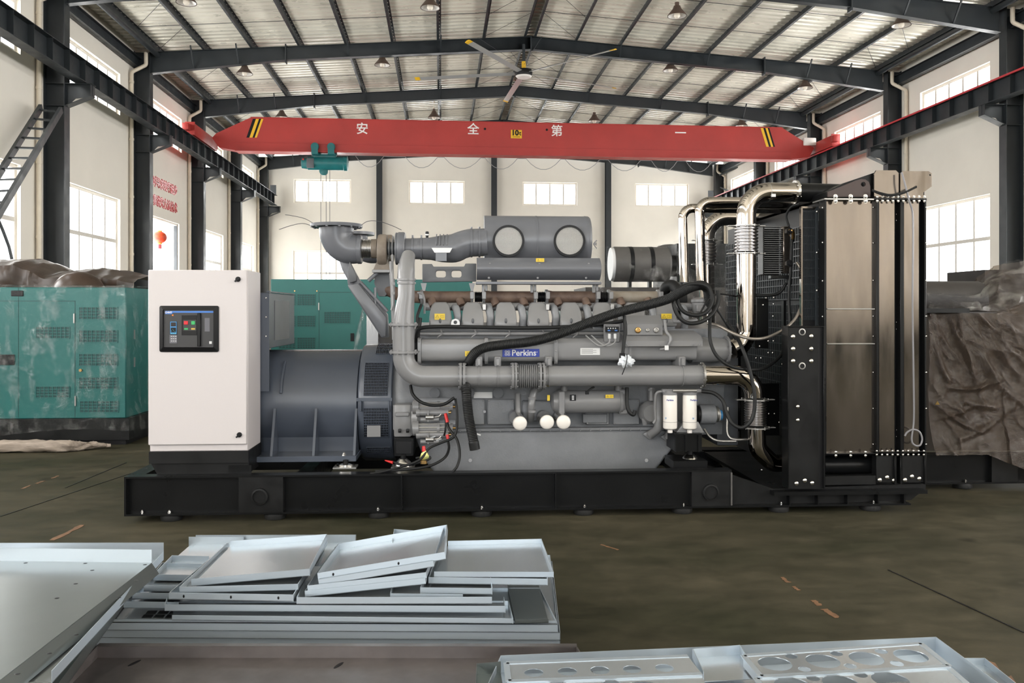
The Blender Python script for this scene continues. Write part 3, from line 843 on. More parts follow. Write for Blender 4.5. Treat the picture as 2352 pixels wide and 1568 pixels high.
def flange_x(x, y, z, r, t=.02, nb=10, br=.012, mb=None):
    """bolted flange ring standing across the engine's axis"""
    mb = mb or MB(); mb.cyl((x-t/2, y, z), (x+t/2, y, z), r, 28)
    for i in range(nb):
        a = 2*pi*(i+.5)/nb; p = (y+cos(a)*(r-br*1.3), z+sin(a)*(r-br*1.3))
        mb.cyl((x-t/2-br, p[0], p[1]), (x+t/2+br, p[0], p[1]), br*.8, 6)
    return mb
def flange_z(x, y, z, r, t=.02, nb=10, br=.012, mb=None):
    mb = mb or MB(); mb.cyl((x, y, z-t/2), (x, y, z+t/2), r, 28)
    for i in range(nb):
        a = 2*pi*(i+.5)/nb; p = (x+cos(a)*(r-br*1.3), y+sin(a)*(r-br*1.3))
        mb.cyl((p[0], p[1], z-t/2-br), (p[0], p[1], z+t/2+br), br*.8, 6)
    return mb
def bellows(p0, p1, r, n, amp, mb=None):
    p0 = Vector(p0); p1 = Vector(p1); L_ = (p1-p0).length; pr = []
    for i in range(n):
        b = L_*i/n; w = L_/n
        pr += [(b, r), (b+w*.25, r+amp), (b+w*.55, r+amp), (b+w*.8, r)]
    pr.append((L_, r))
    return (mb or MB()).lathe(pr, p0, p1-p0, 28)

# ---- skid
ZB, ZT = 0.052, 0.357
xe = gx(1681, 0)
sk = MB()
sk.box(0, xe, 0.0, 0.11, ZT-.014, ZT); sk.box(0, xe, 0.0, 0.11, ZB, ZB+.014); sk.box(0, xe, .055, .067, ZB+.014, ZT-.014)
skid = sk.build('skid_rail', 'black_gloss', gen)
for px in (922, 1277): MB().box(gx(px, 0)-.006, gx(px, 0)+.006, 0.002, .055, ZB+.014, ZT-.014).build('stiffener', 'black_gloss', skid)
MB().box(0, .014, 0.0, .11, ZB+.014, ZT-.014).build('end_plate', 'black_gloss', skid)
for a, b, cx, cy in ((548, 650, 597, 1140), (1589, 1681, 1632, 1130)):
    MB().box(gx(a, 0), gx(b, 0), 0.0, .06, ZB+.012, ZT-.012).build('lifting_plate', 'black_satin', skid)
    p = gp(cx, cy, 0); r = 18*mpp(cx, 0)
    MB().lathe([(0, r*1.1), (.02, r*1.05), (.022, r*.85), (.010, r*.8), (.010, 0.001)], (p.x, 0, p.z), (0, -1, 0), 28).build('lifting_boss', 'black_satin', skid)
MB().tube([(xe-.004, -.004, ZB+.02), (xe-.004, -.004, ZT-.02)], .007, 6).build('weld_seam', 'machine_grey', skid)
# rear rail, cross members
DW = 1.95
MB().box(0, xe, DW-.11, DW, ZB, ZT).build('rear_rail', 'black_gloss', gen)
for x in (0.0, 1.2, 2.6, 4.0, xe-.12):
    MB().box(x, x+.12, .11, DW-.11, ZB, ZT-(.004 if x == 0 else .10)).build('cross_member', 'galv_green' if x == 0 and False else 'black_satin', gen)
MB().box(.0, .125, .11, DW-.11, ZT-.004, ZT+.001).build('cross_member_cap', 'black_gloss', gen)
# lower radiator end of the skid
xr = gx(2126, 0)
e2 = MB()
e2.prism(gpl([(1681, 1086), (1760, 1100), (1770, 1130), (1681, 1165)], .02), .02, .035, 'xz')
base2 = plate('radiator_skid', [(1681, 1090), (1775, 1122), (2126, 1110), (2126, 1122), (2092, 1148), (1681, 1165)], .06, .10, 'black_satin')
pA = gp(1775, 1128, 0); pB = gp(2126, 1117, 0)
MB().box(pA.x, pB.x, -.03, 2.2, pA.z-.03, pA.z).build('ledge_plate', 'black_gloss', base2)
MB().box(xe, gx(2092, 0), -.0, .11, ZB, ZB+.014).build('bottom_flange', 'black_gloss', base2)
for px in (1815, 1880, 1948, 2018, 2078): MB().box(gx(px, 0)-.006, gx(px, 0)+.006, -.0, .06, ZB+.014, pA.z-.03).build('stiffener', 'black_gloss', base2)
MB().box(xe, xr, 1.9, 2.0, ZB, pA.z).build('rear_skid', 'black_satin', base2)
# feet
for px, py in ((395, 1200), (632, 1199), (870, 1198), (1106, 1194), (1340, 1191), (1566, 1185), (1788, 1175), (1998, 1168)):
    x = gp(px, py, .09).x
    mb = MB().lathe([(0, .078), (.012, .084), (.04, .084), (.052, .074)], (x, .09, 0), (0, 0, 1), 24)
    o = mb.build('rubber_foot', 'rubber_foot', gen)
    b = link('bolt', ZBOLT, o, (x, .03, ZB+.018)); b.scale = (.012,)*3
    o2 = link('rubber_foot', o.data, gen); o2.location = (0, DW-.2, 0)
b = link('bolt', ZBOLT, skid, (gx(323, 0), .03, ZB+.02)); b.scale = (.009, .009, .014)

# ---- control cabinet
cab = MB().box(gx(344, .07), gx(570, .07), .07, .47, gz(450, 1036, .07), gz(450, 620, .07), .006).build('control_cabinet', 'cab_white', gen)
x0, x1 = gx(344, .07), gx(570, .07); zb, zt = gz(450, 1036, .07), gz(450, 620, .07)
door = MB().box(x0-.004, x1-.004, .045, .069, gz(450, 1021, .05), zt, .006).build('cabinet_door', 'cab_white', cab)
for px, py in ((547, 641), (550, 998)):
    p = gp(px, py, .045)
    k = MB().lathe([(0, .020), (.008, .020), (.012, .016)], p, (0, -1, 0), 18).obox(p+Vector((-.004, -.016, -.006)), (1, 0, .75), (0, 1, 0), (-.75, 0, 1), .022, .006, .006)
    k.build('door_lock', 'black', cab)
# circuit breaker front
Y0 = .045
fr = MB().prism(gpl(rrect(367, 503, 702, 808, 4), Y0), Y0-.014, Y0, 'xz', [gpl(rrect(376, 492, 711, 797, 2), Y0)])
fr = MB()
o_, i_ = gpl(rrect(367, 503, 702, 808, 4, 3), Y0), gpl(rrect(376, 492, 711, 797, 2, 3), Y0)
n = len(o_); vs = [(a, Y0, b) for a, b in o_]+[(a, Y0-.022, b) for a, b in i_]+[(a*.985+i_[0][0]*.015, Y0-.012, b) for a, b in o_]+[(a, Y0-.001, b) for a, b in i_]
vs[2*n:3*n] = [(o_[k][0], Y0-.008, o_[k][1]) for k in range(n)]
fr.add(vs, [(k, (k+1) % n, 2*n+(k+1) % n, 2*n+k) for k in range(n)]+[(2*n+k, 2*n+(k+1) % n, n+(k+1) % n, n+k) for k in range(n)]+[(n+k, n+(k+1) % n, 3*n+(k+1) % n, 3*n+k) for k in range(n)])
brk = fr.build('breaker_frame', 'black', cab)
def pp(name, a, b, c, d, m, dy0, dy1, ch=0.0, par=brk): return pxbox(a, b, c, d, Y0+dy0, Y0+dy1, ch).build(name, m, par)
pp('breaker_face', 376, 492, 711, 797, 'panel_dark', -.006, .002)
fc_ = plate('brand_strip', [(379, 714), (491, 714), (491, 718), (397, 718), (394, 721), (379, 721)], Y0-.009, Y0-.006, 'chnt_blue', brk)
p = gp(387, 717.4, Y0-.0095); text_mesh('brand_name', 'CHNT', .019, 'white_letter', brk, p, (pi/2, 0, 0), .0003, .0007)
pp('indicator', 395, 398.2, 722, 725.2, 'led_orange', -.010, -.006)
pp('mechanism_plate', 417, 453, 724, 769.5, 'black', -.010, -.006, .002)
pp('mechanism_panel', 421, 451, 734.5, 759, 'panel_dark', -.012, -.010)
pp('open_button', 422, 431.5, 737, 745.5, 'btn_red', -.017, -.012, .002); pp('close_button', 439, 448, 737, 745.5, 'btn_green', -.017, -.012, .002)
pp('state_window', 423, 431.5, 753, 757, 'btn_green', -.013, -.012); pp('spring_window', 439, 448, 753, 757, 'btn_amber', -.013, -.012)
pp('charging_handle', 452.5, 460, 718.5, 795.5, 'black', -.026, -.006, .004)
pp('rating_plate', 470, 481.5, 730, 761, 'keypad', -.007, -.006)
pp('square_mark', 480.5, 486.5, 783.5, 789.5, 'label_white', -.008, -.006)
tu = pp('trip_unit', 390.5, 406, 738, 768, 'black', -.010, -.006)
tr_ = plate('trip_screen_frame', [(391, 738.5), (405.5, 738.5), (405.5, 767), (391, 767)], Y0-.0112, Y0-.010, 'blue_tag', brk, [[(392.3, 740), (404.3, 740), (404.3, 749.5), (392.3, 749.5)], [(392.3, 752), (404.3, 752), (404.3, 763.2), (392.3, 763.2)]])
pp('trip_screen', 392.3, 404.3, 740, 749.5, 'screen', -.0105, -.010)
cv = MB()
for a, b in (((396, 755), (399.5, 760.5)), ((399.5, 760.5), (404, 762)), ((393, 758), (394, 761)), ((394, 761), (395.5, 761.5))):
    cv.bar(gp(*a, Y0-.0108), gp(*b, Y0-.0108), .001, .002, (0, 1, 0))
cv.build('trip_curve', 'curve_cyan', brk)
for i in range(3): pp('blue_key', 392.4+i*4.6, 395.2+i*4.6, 764.4, 766.4, 'curve_cyan', -.0122, -.0112)
pp('keypad', 389.5, 406.5, 769, 788, 'keypad', -.010, -.006)
for i in range(3):
    for j in range(3): pp('key', 392.5+i*4.8, 395.6+i*4.8, 771.5+j*5.4, 772.8+j*5.4, 'label_white', -.0112, -.010)
# pedestal under the cabinet
ped = MB().box(x0-.004, x1+.004, .06, .48, gz(450, 1063, .07), zb).build('cabinet_plinth', 'black_satin', gen)
zl = gz(450, 1063, .07)
mb = MB().prism([(x0-.0, zl), (x1, zl), (x1-.0, ZT), (x0+.05, ZT)], .09, .40, 'xz'); mb.build('pedestal', 'black_satin', ped)
MB().box(gx(522, .05), gx(575, .05), .085, .09, ZT, gz(540, 1070, .05)).build('pedestal_gusset', 'black_gloss', ped)

# ---- alternator
AY, AZ, AR = 1.0, 0.82, 0.475
xa0, xa1 = gx(600, .55), gx(822, .55)
alt = MB().lathe([(xa0-.25, AR-.02), (xa0-.25, AR), (xa1-.01, AR), (xa1, AR-.015)], (0, AY, AZ), (1, 0, 0), 64).build('alternator_frame', 'slate', gen)
xr0, xr1 = gx(822, .5), gx(901, .5)
mb = MB().lathe([(xr0, AR-.03), (xr0, AR+.035), (xr0+.02, AR+.05), (xr1-.01, AR+.05), (xr1, AR+.04), (xr1, AR-.03)], (0, AY, AZ), (1, 0, 0), 64)
ring = mb.build('fan_end_ring', 'slate', gen)
def arc_patch(name, px0, px1, py0, py1, m, R, cols, rows, w, parent, back=None):
    """grille lying on the round alternator shell"""
    xs0, xs1 = gx(px0, AY-R), gx(px1, AY-R)
    def ang(py):
        lo, hi = -pi/2, pi/2*.98          # elevation angle on the shell
        for _ in range(40):
            mid = (lo+hi)/2; y = AY-R*cos(mid); z = AZ+R*sin(mid)
            if gz((px0+px1)/2, py, y) > z: lo = mid
            else: hi = mid
        return (lo+hi)/2
    a0, a1 = ang(py1), ang(py0)
    def P(x, a, r=R): return Vector((x, AY-r*cos(a), AZ+r*sin(a)))
    mb = MB()
    for i in range(cols+1):
        x = xs0+(xs1-xs0)*i/cols
        mb.tube([P(x, a0+(a1-a0)*k/8) for k in range(9)], w, 4)
    for j in range(rows+1):
        a = a0+(a1-a0)*j/rows; mb.tube([P(xs0, a), P(xs1, a)], w, 4)
    o = mb.build(name, m, parent)
    bk = MB().grid(lambda u, v: P(xs0+(xs1-xs0)*u, a0+(a1-a0)*v, R-.004), 2, 8)
    bk.build('vent_opening', back or 'black', o)
for q in ((835, 889, 833, 908, 15, 12), (835, 891, 937, 1003, 15, 11), (838, 893, 1027, 1040, 16, 3), (856, 896, 789, 812, 11, 4)):
    arc_patch('vent_grille', q[0], q[1], q[2], q[3], 'slate', AR+.055, q[4], q[5], .0034, ring)
p0_ = gp(845, 985, .5)
MB().box(gx(843, .47), gx(874, .47), AY-AR-.0535, AY-AR-.0515, gz(855, 1003, .47), gz(855, 977, .47)).build('bright_rotor_part', 'mesh_back', ring)
for px in (828, 893):
    MB().box(gx(px, .45)-.008, gx(px, .45)+.008, AY-AR-.075, AY-AR-.04, gz(px, 945, .45), gz(px, 920, .45), .004).build('clamp_lug', 'slate', ring)
mb = MB().box(xr0-.01, xr1, AY-AR-.054, AY-AR-.05, gz(860, 922, .45), gz(860, 914, .45)); mb.build('ring_band', 'slate', ring)
# foot plate and gussets
zf0, zf1 = gz(700, 1061, .34), gz(700, 1048, .34)
foot = MB().box(xa0-.25, gx(818, .34), .34, 1.66, zf0, zf1, .004).build('foot_plate', 'slate', gen)
for px in (622, 719, 813):
    x = gx(px, .36); a = gz(px, 938, .5)
    MB().prism([(.37, zf1), (.62, zf1), (.62, a-.2), (AY-AR-.005, a), (AY-AR-.02, a)], x-.010, x+.010, 'yz').build('gusset', 'slate', foot)
MB().box(xa0-.2, gx(815, .4), .60, .62, zf1, zf1+.12).build('foot_web', 'slate', foot)
x = gx(649, .6)
MB().tube([(x, AY-(AR+.012)*cos(t), AZ+(AR+.012)*sin(t)) for t in [radians(a) for a in (15, 25, 35, 45, 52)]], .013, 8).build('lifting_rib', 'slate', alt)
# terminal box
tbx1 = gx(618, .5)
tb = MB().box(xa0-.35, tbx1, .50, 1.55, gz(610, 800, .5), gz(610, 672, .5), .004).build('terminal_box', 'slate', gen)
MB().box(xa0-.2, tbx1+.004, .485, .50, gz(610, 898, .5), gz(610, 674, .5)).build('terminal_panel', 'slate', tb)
for py in (684, 728, 772): bolt(tb, 611, py, .485, 1.8)
MB().box(tbx1, tbx1+.004, .70, 1.3, gz(640, 780, .9), gz(640, 690, .9)).build('side_cover', 'eng_dark', tb)
MB().box(tbx1-.02, tbx1+.006, .49, 1.56, gz(610, 671, .5), gz(610, 668, .5)).build('box_lid', 'slate', tb)
# rubber mounts
def mount(px, py, ly, w, name='anti_vibration_mount'):
    p = gp(px, py, ly); zb_ = ZT
    r = empty(name, p); r.parent = gen
    h = p.z-zb_
    MB().box(-w*1.25, w*1.25, -w*1.0, w*1.0, -h, -h+.012).build('mount_base', 'zinc', r)
    MB().lathe([(-h+.012, w), (-h+.03, w*.98), (-h*.3, w*.78), (0, w*.45)], (0, 0, 0), (0, 0, 1), 24).build('mount_dome', 'chrome', r)
    MB().cyl((0, 0, -.005), (0, 0, .03), w*.3, 10).build('mount_stud', 'black', r)
mount(794, 1064, .30, .075); mount(926, 1053, .28, .075); mount(1585, 1042, .28, .075)
bolt(foot, 790, 1046, .38, 5, ZBOLT)

# ---- engine block, bell housing, sump
bell = MB().lathe([(gx(901, .5), .46), (gx(915, .5), .48), (gx(930, .5), .47), (gx(957, .5), .42)], (0, AY, AZ+.02), (1, 0, 0), 48).build('flywheel_housing', 'eng_cast', gen)
bb = MB()
bb.box(gx(905, .42), gx(945, .42), .40, .9, gz(925, 1003, .42), gz(925, 928, .42), .015)
bb.box(gx(908, .42), gx(941, .42), .375, .41, gz(925, 955, .42), gz(925, 945, .42), .008)
bb.prism(gpl([(903, 930), (946, 930), (946, 1000), (915, 1002), (903, 985)], .41), .41, .44, 'xz')
bb.build('housing_boss', 'eng', bell)
for px in (918, 936): MB().cyl(gp(px, 987, .40), gp(px, 987, .37), .011, 8).cyl(gp(px, 993, .39), gp(px, 985, .39), .014, 6).build('bolt', 'black', bell)
MB().box(gx(905, .36), gx(950, .36), .345, .7, gz(925, 1047, .36), gz(925, 1006, .36), .004).build('mount_bracket', 'black_gloss', gen)
MB().box(gx(909, .34), gx(946, .34), .338, .345, gz(925, 1041, .36), gz(925, 1012, .36), .002).build('bracket_window', 'black', gen.children[-1])
blk = MB()
blk.prism([(.62, gz(1200, 1002, .6)), (1.38, gz(1200, 1002, .6)), (1.42, gz(1200, 890, .6)), (1.55, gz(1200, 755, .5)), (1.0, gz(1200, 740, 1.0)), (.46, gz(1200, 755, .5)), (.56, gz(1200, 890, .6))], gx(952, .6), gx(1660, .6), 'yz')
block = blk.build('engine_block', 'eng_cast', gen)
# crankcase doors
for px0, px1 in ((1084, 1114), (1119, 1182), (1345, 1400), (1408, 1470)):
    d = pxbox(px0, px1, 916, 976, .555, .60, .01).build('crankcase_door', 'eng_cast', block)
    for qx in (px0+4, px1-4):
        for qy in (920, 972): bolt(d, qx, qy, .553, 2.2, GBOLT)
d = pxbox(1338, 1395, 950, 972, .545, .56, .008).build('cast_plate', 'eng_cast', block)
MB().cyl(gp(1113, 945, .552), gp(1113, 945, .54), .012, 12).build('plug', 'eng', block)
for px in (998, 1078, 1144): MB().cyl(gp(px, 902, .56), gp(px, 902, .53), .045, 20).build('core_plug', 'eng_dark', block)
rail = MB()
rail.box(gx(958, .5), gx(1560, .5), .53, .60, gz(1250, 989, .53), gz(1250, 983, .53))
for i in range(26):
    x = gx(965+i*23, .53); rail.cyl((x, .52, gz(1250, 988, .53)), (x, .54, gz(1250, 988, .53)), .008, 6)
rail.build('sump_rail', 'eng_cast', block)
zs1 = gz(1250, 988, .55); zs0 = gz(1250, 1086, .55)
mb = MB().prism([(gx(950, .55), zs1), (gx(1556, .55), zs1), (gx(1560, .55), zs1-.08), (gx(1548, .55), zs1-.16), (gx(1505, .55), zs0), (gx(1000, .55), zs0), (gx(975, .55), zs1-.25), (gx(960, .55), zs1-.12)], .55, 1.45, 'xz')
bevel(mb, .03, 3); sump = mb.build('oil_sump', 'eng_cast', gen)
for px, py in ((1080, 1057), (1485, 1057)): MB().cyl(gp(px, py, .552), gp(px, py, .54), .016, 10).build('drain_plug', 'eng', sump)

# ---- starter motors
for py, L_ in ((947, 1.0), (998, 1.0)):
    for dy, ly in ((0, .36),):
        st = hcyl(958, 1030, py, ly, 8)
        z = gz(995, py, ly); r = 8*mpp(995, ly)
        st.lathe([(0, r*1.15), (.03, r*1.15), (.03, r*.9), (.05, r*.9)], (gx(956, ly), ly, z), (1, 0, 0), 20)
        s_ = st.build('starter_motor', 'eng', gen)
        hcyl(966, 1008, py+16, ly-.03, 5).build('solenoid', 'eng', s_)
        MB().box(gx(982, ly), gx(986, ly), ly-.05, ly-.03, gz(985, py+20, ly), gz(985, py-6, ly), .003).build('clamp', 'eng', s_)
        MB().cyl((gx(1030, ly), ly, z), (gx(1036, ly), ly, z), r*.4, 10).build('terminal', 'brass', s_)
hcyl(960, 1048, 922, .42, 9).build('starter_motor', 'eng_cast', gen)
hcyl(962, 1046, 973, .44, 10).build('starter_motor', 'eng_cast', gen)
MB().lathe([(0, .13), (.05, .15), (.10, .12)], (gx(946, .5), .52, gz(950, 960, .5)), (1, 0, 0), 24).build('starter_flange', 'eng', bell)

for py, ly, r0 in ((934, .40, 13), (983, .38, 14)):
    st = hcyl(948, 962, py, ly, r0*1.25); hcyl(962, 1004, py, ly, r0*.95, 24, st); hcyl(1004, 1010, py, ly, r0*1.05, 24, st); hcyl(1010, 1040, py, ly, r0*.8, 24, st)
    sm = st.build('starter_motor', 'eng', gen)
    for a_ in (-.6, .2, .9): MB().cyl((gx(962, ly), ly-r0*.0034*cos(a_), gz(980, py, ly)+r0*.0034*sin(a_)), (gx(1034, ly), ly-r0*.0034*cos(a_), gz(980, py, ly)+r0*.0034*sin(a_)), .006, 8).build('through_bolt', 'zinc', sm)
    MB().cyl((gx(1040, ly), ly, gz(1040, py, ly)), (gx(1047, ly), ly, gz(1040, py, ly)), .010, 8).build('terminal', 'brass', sm)
for py in (958, 1009):
    sq = hcyl(978, 996, py, .32, 6); sq.tube(smooth(path([(996, py, .32), (1008, py-2, .31), (1014, py-8, .31)]), 4), .007, 8); sq.build('solenoid_plug', 'zinc', gen)

# ---- charge air pipe
PY, PR = .20, 24.5
pzc = gz(1300, 863, PY); pr = PR*mpp(1250, PY)
vx = gx(928, PY+.05); vpx = 928
zt1 = gz(930, 700, PY)
el = fillet([(vx, PY, gz(930, 752, PY)), (vx, PY, pzc), (gx(1058, PY), PY, pzc)], .17, 12)
cp = MB().tube(el, pr, 28).build('charge_pipe_elbow', 'eng', gen)
ztop = gz(930, 585, PY)
MB().tube([(vx, PY, gz(930, 752, PY)), (vx, PY, gz(930, 735, PY)), (vx+.012, PY, gz(930, 700, PY)), (vx+.022, PY, gz(930, 680, PY)), (vx+.024, PY, gz(930, 628, PY)), (vx+.024, PY+.05, gz(930, 602, PY)), (vx+.03, PY+.15, gz(930, 585, PY))], [pr*1.0, pr*.98, pr*.86, pr*.78, pr*.76, pr*.72, pr*.65], 28).build('charge_pipe_riser', 'eng', gen)
for py, k in ((745, 1.34), (808, 1.34)): flange_z(vx, PY, gz(930, py, PY), pr*k, .018, 8, .009).build('pipe_flange', 'eng', cp)
for py in (642, 650): MB().cyl((vx+.024, PY, gz(930, py, PY)-.008), (vx+.024, PY, gz(930, py, PY)+.008), pr*.86, 24).build('pipe_clamp', 'eng', cp)
s1 = MB().cyl((gx(1058, PY), PY, pzc), (gx(1180, PY), PY, pzc), pr*.98, 28).build('charge_pipe', 'eng', gen)
for px in (1058, 1066, 1177, 1184, 1240, 1248): flange_x(gx(px, PY), PY, pzc, pr*1.26, .020, 10, .008).build('pipe_flange', 'eng', s1)
for px in (1100, 1143, 1260, 1566): MB().cyl((gx(px, PY)-.004, PY, pzc), (gx(px, PY)+.004, PY, pzc), pr*1.04, 28).build('pipe_band', 'eng', s1)
bellows((gx(1188, PY), PY, pzc), (gx(1238, PY), PY, pzc), pr*.96, 11, .014).build('pipe_bellows', 'eng', s1)
MB().cyl((gx(1248, PY), PY, pzc), (gx(1612, PY), PY, pzc), pr*.96, 28).build('charge_pipe', 'eng', gen)
flange_x(gx(1612, PY), PY, pzc, pr*1.25, .016, 10, .007).build('pipe_flange', 'zinc', gen.children[-1])
for px in (1100, 1143, 1260, 1566):
    MB().box(gx(px-8, PY), gx(px+8, PY), PY-.02, PY+.2, gz(px, 842, PY), gz(px, 818, PY), .008).box(gx(px-4, PY), gx(px+4, PY), PY-.06, PY-.02, gz(px, 838, PY), gz(px, 822, PY), .004).build('pipe_saddle', 'eng', s1)

# ---- aftercooler / air manifold along the engine
AYF = .26
def section(px0, px1, py0, py1, name, m='eng', dep=.30, rad=.045, yf=AYF):
    pm = (px0+px1)/2; a, b = gz(pm, py1, yf), gz(pm, py0, yf)
    return MB().prism(rrect(yf, yf+dep, a, b, rad, 5), gx(px0, yf), gx(px1, yf), 'yz').build(name, m, gen)
man = section(968, 1114, 779, 830, 'air_manifold'); section(1121, 1273, 779, 831, 'air_manifold'); section(1281, 1450, 777, 829, 'air_manifold'); section(1450, 1600, 782, 828, 'air_manifold')
for px, w in ((963, 8), (1117, 8), (1277, 8), (1448, 5)):
    fo = section(px-w/2, px+w/2, 776, 837, 'manifold_flange', dep=.33, rad=.03, yf=AYF-.018)
    for py in (784, 806, 829): bolt(fo, px, py, AYF-.02, 2.2, GBOLT)
zc = gz(1640, 803, .40)
MB().tube([(gx(1585, .4), .40, zc), (gx(1640, .4), .40, zc), (gx(1668, .4), .40, zc)], [.115, .105, .095], 28).build('manifold_outlet', 'eng', gen)
flange_x(gx(1668, .4), .40, zc, .118, .018, 10, .007).build('outlet_flange', 'eng', gen.children[-1])
# brand plate
bp_ = pxbox(1154, 1239, 801, 819.5, AYF-.006, AYF-.001, .0015).build('brand_plate', 'label_blue', man)
p = gp(1203.5, 810.5, AYF-.0065); text_mesh('brand_name', 'Perkins', .069, 'label_white', bp_, p, (pi/2, 0, 0), .0004, .0013)
p = gp(1233.5, 808.5, AYF-.0065); text_mesh('brand_mark', '®', .012, 'label_white', bp_, p, (pi/2, 0, 0), .0004)
c0 = gp(1165.5, 810.5, AYF-.0065); lg = MB()
for sx in (-1, 1):
    for sz in (-1, 1):
        c = c0+Vector((sx*.0115, 0, sz*.0115))
        lg.tube([c+Vector((cos(t)*.0098, 0, sin(t)*.0098)) for t in [2*pi*k/18 for k in range(18)]], .0016, 6, closed=True)
        lg.tube([c+Vector((cos(t)*.0040-sx*.001, 0, sin(t)*.0040-sz*.001)) for t in [2*pi*k/14 for k in range(14)]], .0012, 6, closed=True)
lg.build('brand_emblem', 'label_white', bp_)
def warn(px0, px1, py0, py1, ly, par, sym=True):
    o = pxbox(px0, px1, py0, py1, ly-.003, ly-.0005).build('warning_label', 'label_yellow', par)
    w = px1-px0; cx = px0+w*.27; cy = (py0+py1)/2; h = (py1-py0)*.30
    tri = MB()
    a, b, c = gp(cx-h, cy+h*.8, ly-.0035), gp(cx+h, cy+h*.8, ly-.0035), gp(cx, cy-h, ly-.0035)
    for q, r in ((a, b), (b, c), (c, a)): tri.bar(q, r, .0012, .0022, (0, 1, 0))
    tri.bar((a+b+c)/3, (a+b+c)/3+Vector((0, 0, .006)), .0012, .002, (0, 1, 0))
    if sym:
        a, b = gp(cx+w*.30, cy+h*.7, ly-.0035), gp(cx+w*.62, cy-h*.7, ly-.0035)
        for q, r in (((a.x, a.z), (b.x, a.z)), ((b.x, a.z), (b.x, b.z)), ((b.x, b.z), (a.x, b.z)), ((a.x, b.z), (a.x, a.z)), (((a.x+b.x)/2, a.z), ((a.x+b.x)/2, b.z))):
            tri.bar((q[0], ly-.0035, q[1]), (r[0], ly-.0035, r[1]), .001, .0015, (0, 1, 0))
    tri.build('warning_symbol', 'black', o); return o
warn(1068, 1092, 806, 818, AYF, man)
o = pxbox(1333, 1378, 799, 815, AYF-.003, AYF-.0005).build('data_label', 'label_white', man)
for k in range(5): pxbox(1336, 1336+(34 if k % 2 else 26), 801.5+k*2.4, 802.3+k*2.4, AYF-.0036, AYF-.003).build('print_line', 'machine_grey', o)

# ---- cylinder heads: rocker covers
HY = .44
RC = None
zb_ = gz(1250, 750, HY); 
for i, px in enumerate((1011, 1086, 1162, 1237, 1312, 1386, 1459, 1531)):
    z0, z1 = gz(px, 750, HY), gz(px, 693, HY)
    w = 25.5*mpp(px, HY); x = gx(px, HY); h = z1-z0
    if RC is None:
        mb = MB().prism([(-w, 0), (w, 0), (w*1.0, h*.25), (w*.92, h*.62), (w*.78, h*.88), (w*.5, h), (-w*.5, h), (-w*.78, h*.88), (-w*.92, h*.62), (-w, h*.25)], 0, .30, 'xz')
        # front face leans back above its middle
        mb.v = [(a, b+(max(0, c-h*.55)*.75 if b < .1 else 0), c) for a, b, c in mb.v]
        bevel(mb, .016, 3, 50); RC = mb.mesh('rocker_cover', 'eng')
        BOSS = MB().sphere((0, 0, 0), 1, 12, 8, (.011, .010, .022)).mesh('cover_boss', 'eng_dark')
    o = link('rocker_cover', RC, gen, (x, HY, z0))
    link('cover_boss', BOSS, o, (0, .0, .050))
    if i in (0,): warn(998, 1022, 720, 734, HY, o).parent = gen
    hb = MB().box(x-w*.9, x+w*.9, HY+.03, HY+.3, z0-.03, z0+.01, .008).build('cylinder_head', 'eng_cast', gen)
for q in [ch for ch in gen.children if ch.name.startswith('warning_label')]:
    q.parent = block
warn(1519, 1543, 720, 732, HY, block)
for i in range(8):
    px = 1048+i*75.0
    if i == 7: px = 1570
    # intake elbows and pipes in the gaps between the heads
    MB().tube(fillet([gp(px-6, 705, .62), gp(px, 708, .50), gp(px+4, 728, .48), gp(px+2, 752, .52)], .05, 5), .033, 14).build('intake_elbow', 'eng_cast', gen)
hcyl(975, 1590, 704, .60, 9).build('coolant_rail', 'eng', gen)
pz = gp(1046, 742, .40)
lug = plate('lifting_eye', [(1036, 751), (1056, 751), (1056, 740), (1053, 734), (1046, 731.5), (1039, 734), (1036, 740)], .395, .415, 'zinc', gen, [circ(1046, 740, 4.2, 14)])
for px in (1112, 1257, 1405): MB().box(gx(px-4, .5), gx(px+4, .5), .46, .52, gz(px, 712, .5), gz(px, 698, .5), .003).build('clip', 'zinc', gen)

# ---- exhaust manifold
for i, (a, b) in enumerate(((968, 1085), (1110, 1229), (1254, 1370), (1397, 1512))):
    pm = (a+b)/2; z = gz(pm, 682, .66); r = 13.5*mpp(pm, .66)
    A, B = gx(a, .66), gx(b, .66)
    m_ = MB().lathe([(0, r*1.15), (.03, r*1.1), (.06, r), (B-A-.05, r), (B-A, r*1.05)], (A, .66, z), (1, 0, 0), 24).build('exhaust_manifold', 'manifold_tan' if i == 3 else 'manifold_rust', gen)
    for px in (a+1, b-1):
        mb = MB().cyl((gx(px, .66)-.012, .66, z), (gx(px, .66)+.012, .66, z), r*1.28, 20)
        mb.box(gx(px, .66)-.018, gx(px, .66)+.018, .52, .58, z-.02, z+.045, .005); mb.build('manifold_clamp', 'eng', m_)
    if i < 3: bellows((B+.02, .66, z), (gx((1110, 1254, 1397)[i], .66)-.01, .66, z), r*.8, 5, .008).build('manifold_bellows', 'black', m_)
    for q in (.2, .75):
        MB().tube([(A+(B-A)*q, .60, z-.02), (A+(B-A)*q+.02, .56, z-.08)], .035, 12).build('exhaust_runner', 'manifold_rust', m_)

